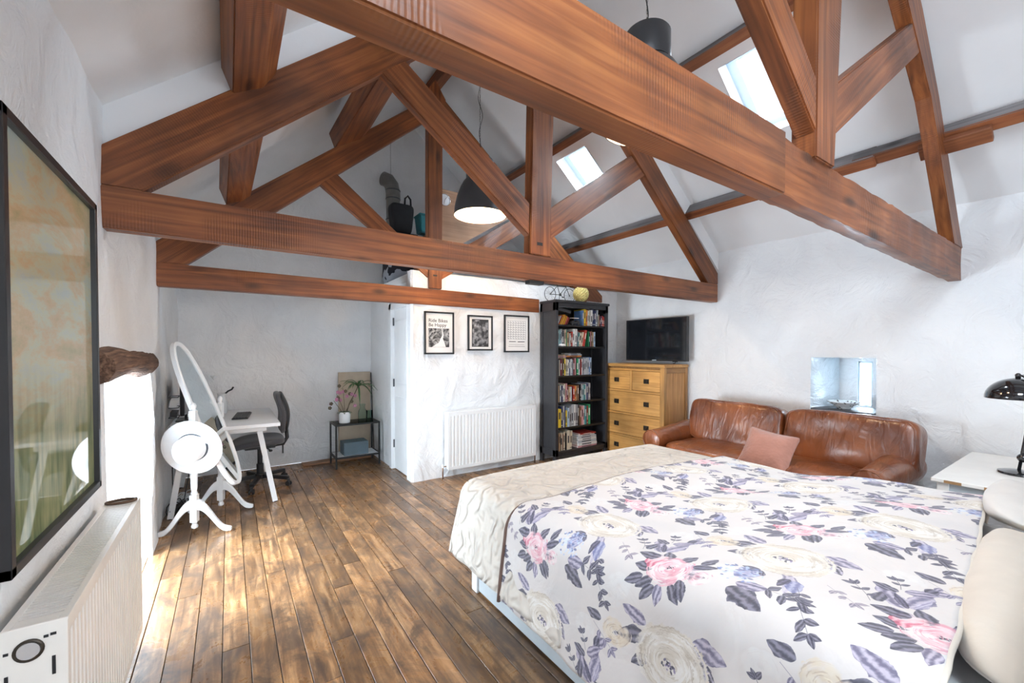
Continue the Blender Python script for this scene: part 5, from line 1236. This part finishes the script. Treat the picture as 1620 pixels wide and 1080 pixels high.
pad('back_shell', (.232, 0, .74), (.205, .19, .018), (0, PI/2-.12, 0), 3.2, 0, lambda x, y: .02*math.cos(x*2.6)-.03*y*y, M['black'], oc, 2)
MB().tube([(.10, 0, .395), (.21, 0, .40), (.245, 0, .46), (.235, 0, .62)], .018, 10).build('back_support', M['black'], oc, world=False, smooth=True)
MB().tube([(.205, 0, .40), (.205, 0, .30)], .007, 8).build('adjusting_screw', M['black'], oc, world=False)
mb = MB().tube([(.05, -.10, .395), (.08, -.20, .385)], .006, 8); mb.sphere((.08, -.21, .384), (.018, .022, .012), 10, 6); mb.build('lever', M['black'], oc, world=False, smooth=True)
MB().lathe([(.030, .10), (.032, .22), (.022, .23), (.022, .385)], (0, 0, 0), 16).build('gas_column', M['black'], oc, world=False, smooth=True, angle=.6)
MB().lathe([(.045, .075), (.045, .125), (.03, .13)], (0, 0, 0), 16).build('hub', M['black'], oc, world=False, smooth=True, angle=.6)
for k in range(5):
    a = math.radians(-107+72*k); c, s = math.cos(a), math.sin(a)
    mb = MB().bar((.03*c, .03*s, .10), (.29*c, .29*s, .082), .040, .035); lg = mb.build('base_arm', M['black'], oc, world=False, bevel=.005)
    cm = MB()
    for sg in (-1, 1): cm.lathe([(.003, 0), (.024, .001), (.026, .006), (.024, .014), (.003, .015)], (.29*c-s*sg*.016-s*(-.0075), .29*s+c*sg*.016+c*(-.0075), .0262), 14, axis=(-s, c, 0))
    cm.box((.29*c-.012, .29*s-.012, .03), (.29*c+.012, .29*s+.012, .075)); cm.build('castor', M['black'], lg, world=False, smooth=True, angle=.6)

# ------------------------------------------------------------------ loose board, plant stand, plants, tan board
o = MB().box((.71, 5.44, .0015), (1.50, 5.59, .022), rot=(0, 0, .02)).build('loose_floorboard', M['plankw'], grain=(1, 0, 0), bevel=.003); tag(o, 'loose brown wooden board lying on the floor along the back wall', 'wooden board')
st = thing('plant_stand', 'black metal side table with glass top holding the potted plants', 'side table', (1.255, 5.26, 0))
sx0, sx1, sy0, sy1, sz = 1.01, 1.50, 5.10, 5.42, .51
for (x, y) in ((sx0, sy0), (sx1, sy0), (sx0, sy1), (sx1, sy1)): MB().box((x-.009, y-.009, 0), (x+.009, y+.009, sz)).build('leg', M['blackmetal'], st)
for z in (sz-.018, .115):
    mb = MB()
    for (a, b_) in (((sx0, sy0), (sx1, sy0)), ((sx1, sy0), (sx1, sy1)), ((sx1, sy1), (sx0, sy1)), ((sx0, sy1), (sx0, sy0))): mb.bar((a[0], a[1], z+.009), (b_[0], b_[1], z+.009), .018, .018)
    mb.build('top_frame' if z > .2 else 'lower_frame', M['blackmetal'], st)
MB().box((sx0+.01, sy0+.01, sz-.006), (sx1-.01, sy1-.01, sz)).build('glass_top', M['cleartop'], st)
MB().box((sx0+.01, sy0+.01, .126), (sx1-.01, sy1-.01, .132)).build('lower_shelf', M['white'], st)
o = MB().box((1.10, 5.13, .134), (1.38, 5.34, .285)).build('storage_box', M['boxblue'], bevel=.003); tag(o, 'blue-grey storage box on the lower shelf of the plant stand', 'box')
o = MB().box((1.14, 5.605, .003), (1.535, 5.622, 1.09)).build('tan_canvas_board', M['cardboard'], bevel=.002); tag(o, 'plain tan board leaning against the back wall behind the plants', 'board')
# plants
pp = thing('potted_dracaena', 'spiky green plant and pink orchid in a white round pot on the stand', 'potted plant', (1.13, 5.23, sz))
MB().lathe([(.055, 0), (.062, .004), (.066, .125), (.064, .13), (.058, .128), (.056, .11), (.004, .108)], (0, 0, 0), 26, cap=False).build('pot', M['pot'], pp, world=False, smooth=True, angle=.7)
MB().lathe([(.001, .112), (.057, .110), (.057, .105)], (0, 0, 0), 20).build('soil', M['soil'], pp, world=False)
MB().tube([(.02, 0, .10), (.06, .02, .22), (.125, .02, .34), (.165, .02, .43)], [.007, .006, .005, .005], 8).build('stem', M['stem'], pp, world=False, smooth=True)
rp = random.Random(9)
def blade(o, d, L, wd, droop, up0):
    d = Vector(d).normalized(); side = Vector((-d.y, d.x, 0)); rows_ = []
    for i in range(8):
        t = i/7; p = Vector(o)+d*L*t*(1-.15*t)+Vector((0, 0, up0*L*t-droop*L*t*t)); w2 = wd*(math.sin(PI*min(1, t*.85+.15))**.7)*(1 if t < 1 else .1)
        rows_.append((p-side*w2/2, p+Vector((0, 0, -wd*.15)), p+side*w2/2))
    mb = MB(); vs = [q for r in rows_ for q in r]; fs = []
    for i in range(7):
        for j in range(2): fs.append((i*3+j, i*3+j+1, (i+1)*3+j+1, (i+1)*3+j))
    return mb.add(vs, fs)
for k in range(22):
    a = 2.4*k; up0 = rp.uniform(.1, 1.1); L = rp.uniform(.20, .29)
    blade((.165, .02, .42+.01*(k % 3)), (math.cos(a), math.sin(a)*.8, 0), L, .022, rp.uniform(.5, 1.1), up0).build('leaf', M['leafg'], pp, world=False, smooth=True, solid=.001)
for (dx, dz_, tx) in ((-.02, .30, -.09), (.0, .36, -.02), (-.03, .22, -.12), (.02, .24, .10)):
    sp = MB().tube([(dx*.5, 0, .105), (dx, 0, dz_*.6), (tx, -.01, dz_+.05)], .003, 6).build('orchid_stem', M['stem'], pp, world=False, smooth=True)
    for q in range(5):
        c = Vector((tx+rp.uniform(-.05, .05), -.01+rp.uniform(-.03, .03), dz_+.05+rp.uniform(-.10, .05))); mb = MB()
        for w_ in range(5):
            a = w_*2*PI/5; mb.sphere(c+Vector((.012*math.cos(a), 0, .012*math.sin(a))), (.010, .004, .010), 7, 5)
        mb.build('flower', M['petal'] if q % 3 else M['stem'], pp, world=False, smooth=True)
for k in range(7):
    a = k*.9; blade((0, 0, .11), (math.cos(a), math.sin(a), 0), .10, .035, .9, .9).build('leaf', M['leafg'], pp, world=False, smooth=True, solid=.001)
gb = thing('glass_carafe', 'clear glass carafe standing on the plant stand beside the white pot', 'carafe', (1.33, 5.20, sz))
MB().lathe([(.045, 0), (.05, .005), (.05, .10), (.045, .13), (.028, .165), (.028, .18), (.036, .215)], (0, 0, 0), 22, cap=False).build('body', M['cleartop'], gb, world=False, smooth=True)
o = MB().lathe([(.035, 0), (.038, .005), (.038, .12), (.037, .12), (.037, .006), (.03, .004)], (1.43, 5.27, sz), 20, cap=False).build('glass_tumbler', M['cleartop'], smooth=True); tag(o, 'clear glass tumbler at the right back of the plant stand', 'glass')
o = MB().tube([(1.538, 5.46, .03), (1.538, 5.52, .55), (1.538, 5.585, 1.08)], .006, 6).build('black_rod', M['black'], smooth=True); tag(o, 'thin black rod leaning in the corner at the right of the tan board', 'rod')

# ------------------------------------------------------------------ three framed prints
def text_mesh(name, s, size, loc, mat, parent, align='LEFT', bold=.004):
    cu = bpy.data.curves.new(name, 'FONT'); cu.body = s; cu.size = size; cu.extrude = .0004; cu.align_x = align; cu.offset = bold*size; cu.resolution_u = 3
    to = bpy.data.objects.new('tmp', cu); col.objects.link(to); dg = bpy.context.evaluated_depsgraph_get(); me = bpy.data.meshes.new_from_object(to.evaluated_get(dg)); bpy.data.objects.remove(to)
    R = Matrix.Rotation(PI/2, 4, 'X'); me.transform(R); me.transform(Matrix.Translation(Vector(loc)-wloc(parent)))
    me.materials.clear(); me.materials.append(mat); o = bpy.data.objects.new(name, me); col.objects.link(o); o.parent = parent; return o
def frame(x0, x1, z0, z1, y, label, tilt=0):
    f = thing('framed_print', label, 'framed print', ((x0+x1)/2, y, z0), 0, None)
    f2 = .017
    for a, b_ in (((x0, z0), (x0+f2, z1)), ((x1-f2, z0), (x1, z1)), ((x0, z0), (x1, z0+f2)), ((x0, z1-f2), (x1, z1))): MB().box((a[0], y-.022, a[1]), (b_[0], y, b_[1])).build('frame_bar', M['frameblack'], f, bevel=.0015)
    MB().box((x0+.01, y-.010, z0+.01), (x1-.01, y-.004, z1-.01)).build('mount', M['paper'], f); return f
yw = PY-.004
f1 = frame(1.685, 2.025, 1.325, 1.775, yw, 'black-framed poster with lettering over a black and white road photo, leftmost of three')
text_mesh('lettering', 'Ride Bikes', .052, (1.733, yw-.0105, 1.665), M['ink'], f1); text_mesh('lettering', 'Be Happy', .052, (1.733, yw-.0105, 1.618), M['ink'], f1)
MB().box((1.733, yw-.0108, 1.40), (1.970, yw-.0098, 1.600)).build('photo_print', M['bwphoto'], f1)
mb = MB(); R_ = [(1.77, 1.402), (1.93, 1.402), (1.915, 1.45), (1.895, 1.49), (1.905, 1.53), (1.895, 1.565), (1.890, 1.598), (1.883, 1.598), (1.885, 1.565), (1.89, 1.53), (1.870, 1.495), (1.85, 1.45)]
mb.prism(R_, yw-.0116, yw-.0106); mb.build('road_shape', M['paper'], f1)
f2_ = frame(2.195, 2.515, 1.365, 1.76, yw, 'black-framed dark print in a white mount, middle of the three on the partition')
MB().box((2.255, yw-.0108, 1.415), (2.455, yw-.0098, 1.708)).build('dark_print', M['darkprint'], f2_)
MB().box((2.247, yw-.0102, 1.407), (2.463, yw-.0094, 1.716)).build('print_border', M['ink'], f2_)
f3 = frame(2.675, 3.035, 1.345, 1.785, yw, 'black-framed print with fine grey grid lines, rightmost of three beside the bookcase')
mb = MB()
for i in range(8): x = 2.725+i*.0371; mb.box((x, yw-.0106, 1.50), (x+.003, yw-.0098, 1.715))
for i in range(9): z = 1.50+i*.0268; mb.box((2.725, yw-.0106, z), (2.985, yw-.0098, z+.003))
for i in range(7):
    for j in range(8): mb.box((2.732+i*.0371, yw-.0106, 1.506+j*.0268), (2.732+i*.0371+.012, yw-.0098, 1.512+j*.0268))
o = mb.build('grid_lines', M['inkgrey'], f3)
mb = MB().box((2.745, yw-.0106, 1.468), (2.84, yw-.0098, 1.476)).box((2.87, yw-.0106, 1.466), (2.97, yw-.0098, 1.474)).box((2.735, yw-.0106, 1.412), (2.975, yw-.0098, 1.416)).box((2.745, yw-.0106, 1.435), (2.965, yw-.0098, 1.438)); mb.build('caption_lines', M['ink'], f3)

# ------------------------------------------------------------------ pendants
def pendant(label, x, y, zr, power):
    p = thing('pendant_lamp', label, 'pendant lamp', (x, y, zr))
    MB().lathe([(.243, 0), (.240, .02), (.235, .08), (.215, .17), (.185, .25), (.155, .305), (.132, .33)], (0, 0, 0), 48, cap=False).build('shade', M['shade'], p, world=False, smooth=True, solid=.0)
    MB().lathe([(.240, .0005), (.236, .02), (.231, .08), (.211, .17), (.181, .248), (.151, .30), (.004, .318)], (0, 0, 0), 48, cap=False).build('shade_lining', M['shadein'], p, world=False, smooth=True)
    MB().lathe([(.240, -.001), (.244, -.001), (.245, .003), (.240, .003)], (0, 0, 0), 48, cap=False).build('rim', M['shade'], p, world=False, smooth=True)
    MB().lathe([(.130, .336), (.128, .34), (.130, .345), (.128, .50), (.118, .513), (.004, .516)], (0, 0, 0), 36).build('canister', M['shade'], p, world=False, smooth=True, angle=.7)
    MB().lathe([(.02, .30), (.022, .25)], (0, 0, 0), 14).build('socket', M['black'], p, world=False)
    MB().sphere((0, 0, .155), .048, 16, 12).build('bulb', M['bulb'], p, world=False, smooth=True)
    top = 4.40-zr; mb = MB(); k = .516
    while k < top: 
        mb.tube([(.004*math.cos(t), .0015, k+.012+.014*math.sin(t)) if int(k*50) % 2 else (.0015, .004*math.cos(t), k+.012+.014*math.sin(t)) for t in [2*PI*i/8 for i in range(9)]], .0012, 4); k += .022
    mb.build('chain', M['blackmetal'], p, world=False)
    pts = []; 
    for i in range(40):
        t = i/39; z = .516+(top-.516)*t; pts.append((.012*math.sin(z*22)+.01*math.sin(z*9), .010*math.cos(z*17), z))
    MB().tube(pts, .0028, 6).build('flex', M['cable'], p, world=False, smooth=True)
    b = bulb('bulb_light', (x, y, zr+.085), power); return p
pendant('dark grey metal pendant lamp behind the middle truss, its lit opening in full view', 1.95, 3.42, 2.615, 24)
pendant('dark grey metal pendant lamp nearest the camera, half hidden by the overhead tie beam', 1.975, 1.565, 2.635, 20)

# ------------------------------------------------------------------ things stored on the loft deck
LZ = PZ-.028
fp = thing('flue_pipe', 'grey metal flue pipe with a bent top rising from the loft deck', 'flue pipe', (1.80, 5.45, LZ))
MB().lathe([(.088, 0), (.088, 1.18)], (0, 0, 0), 24, cap=False).build('pipe', M['flue'], fp, world=False, smooth=True)
pts = [(0, 0, 1.17), (0, 0, 1.26), (-.012, .02, 1.36), (-.045, .055, 1.43), (-.095, .10, 1.46)]
MB().tube(pts, .092, 20).build('elbow', M['flue'], fp, world=False, smooth=True)
for z in (.9, 1.17, 1.28): MB().lathe([(.089, z), (.095, z+.004), (.095, z+.014), (.089, z+.018)], (0, 0, 0), 24, cap=False).build('collar', M['metalgrey'], fp, world=False, smooth=True)
MB().tube([(-.02, .03, 1.5), (-.02, .03, 1.95)], .002, 5).build('support_wire', M['cable'], fp, world=False)
v, f = ncube(10, 5, (.24, .17, .21)); o = MB().add([p+p.normalized()*.02*mn.noise(p*6)+Vector((1.84, 5.16, LZ+.232)) for p in v], f).build('patterned_bag', M['check'], smooth=True); tag(o, 'soft bag with a black and pale checked pattern at the edge of the loft deck', 'bag')
o = MB().box((1.64, 5.0, LZ+.452), (1.97, 5.30, LZ+.64)).build('lidded_crate', M['bag'], bevel=.008); tag(o, 'dark lidded crate on the checked bag on the loft deck', 'crate')
hb = thing('black_tote_bag', 'black tote bag with looped handle on the loft beside the teal box', 'bag', (1.80, 5.15, LZ+.642))
v, f = ncube(10, 6, (.135, .09, .19)); MB().add([Vector((p.x*(1+.15*p.z/.19), p.y, p.z+.19)) for p in v], f).build('body', M['bag'], hb, world=False, smooth=True)
MB().tube([(.03, -.05, .36), (.035, -.05, .45), (.07, -.05, .49), (.105, -.05, .45), (.11, -.05, .36)], .012, 8).build('handle', M['bag'], hb, world=False, smooth=True)
o = MB().box((2.12, 5.02, LZ+.0015), (2.44, 5.32, LZ+.70)).build('tall_carton', M['cardboard'], bevel=.004); tag(o, 'tall carton on the loft deck under the teal tub', 'carton')
tb = thing('teal_tub', 'teal plastic tub with a lid on the loft deck', 'storage tub', (2.13, 5.15, LZ+.702))
mb = MB().rings([[(-.10, -.08, 0), (.10, -.08, 0), (.10, .08, 0), (-.10, .08, 0)], [(-.12, -.10, .22), (.12, -.10, .22), (.12, .10, .22), (-.12, .10, .22)]]); mb.build('body', M['teal'], tb, world=False, bevel=.012, smooth=True, angle=.6)
MB().box((-.128, -.108, .215), (.128, .108, .235)).build('lid', M['teal'], tb, world=False, bevel=.006)
ck = thing('wall_clock', 'small round white clock on the tan panel beside the far king post', 'clock', (1.93, yf+.02, 2.975))
MB().lathe([(.001, 0), (.062, 0), (.062, .012), (.058, .014)], (0, .008, 0), 28, axis=(0, -1, 0)).build('clock_face', M['clockface'], ck, world=False, smooth=True, angle=.5)
MB().lathe([(.058, .012), (.060, .018), (.064, .018), (.065, .0)], (0, .008, 0), 28, axis=(0, -1, 0), cap=False).build('bezel', M['chrome'], ck, world=False, smooth=True)
mb = MB().bar((0, -.008, 0), (.02, -.008, .03), .003, .002, up=(0, 1, 0)).bar((0, -.008, 0), (-.01, -.008, -.04), .002, .002, up=(0, 1, 0)); mb.build('hands', M['ink'], ck, world=False)

# ------------------------------------------------------------------ white table and lamp at the right edge
tt = thing('bedside_table', 'worn white wooden table at the right edge between the bed and wall', 'table', (3.95, .36, 0))
TX0, TX1, TY0, TY1, TZ = 3.39, 4.50, .06, .655, .625
MB().box((TX0, TY0, TZ-.022), (TX1, TY1, TZ)).build('tabletop', M['tabletop'], tt, bevel=.003)
mb = MB()
for (a, b_) in ((.40, .445), (.25, .28), (.53, .60), (.15, .165)): mb.box((TX0-.0012, a, TZ-.020), (TX0+.002, b_, TZ-.004))
mb.build('worn_edge_patch', M['tableedge'], tt, label='bare brown worn patches on the table edge')
MB().box((TX0+.04, TY0+.03, TZ-.14), (TX1-.04, TY1-.03, TZ-.022)).build('apron', M['bedframe'], tt, bevel=.003)
for (x, y) in ((TX0+.03, TY0+.02), (TX1-.08, TY0+.02), (TX0+.03, TY1-.07), (TX1-.08, TY1-.07)): MB().box((x, y, 0), (x+.05, y+.05, TZ-.022)).build('leg', M['tabletop'], tt, bevel=.003)
dl = thing('desk_lamp', 'glossy black dome-shaded table lamp on the white table at the right edge', 'lamp', (3.90, .375, TZ))
MB().lathe([(.085, 0), (.088, .004), (.086, .014), (.06, .022), (.012, .028)], (0, 0, 0), 32).build('base', M['lampblack'], dl, world=False, smooth=True, angle=.7)
MB().tube([(0, -.0, .02), (.0, -.02, .20), (.0, -.04, .42), (.03, -.035, .56), (.08, -.0, .585)], .008, 10).build('stem', M['lampblack'], dl, world=False, smooth=True)
MB().sphere((0, -.015, .10), .026, 14, 10).build('joint', M['lampblack'], dl, world=False, smooth=True)
dm = [(.140*math.cos(t), .125*math.sin(t)) for t in [PI/2*i/10 for i in range(11)]]
MB().lathe([(.138, -.003)]+[(r, z) for r, z in dm[:-1]]+[(.010, .126)], (.10, .02, .445), 40, cap=False).build('shade', M['lampblack'], dl, world=False, smooth=True)
MB().lathe([(.136, -.002)]+[(max(.004, r-.004), z-.004) for r, z in dm[1:]], (.10, .02, .445), 40, cap=False).build('shade_lining', M['shadein'], dl, world=False, smooth=True)
MB().lathe([(.012, .126), (.014, .145), (.006, .155)], (.10, .02, .445), 14).build('knob', M['lampblack'], dl, world=False, smooth=True)
MB().sphere((.10, .02, .50), .028, 12, 8).build('bulb', M['shadein'], dl, world=False, smooth=True)
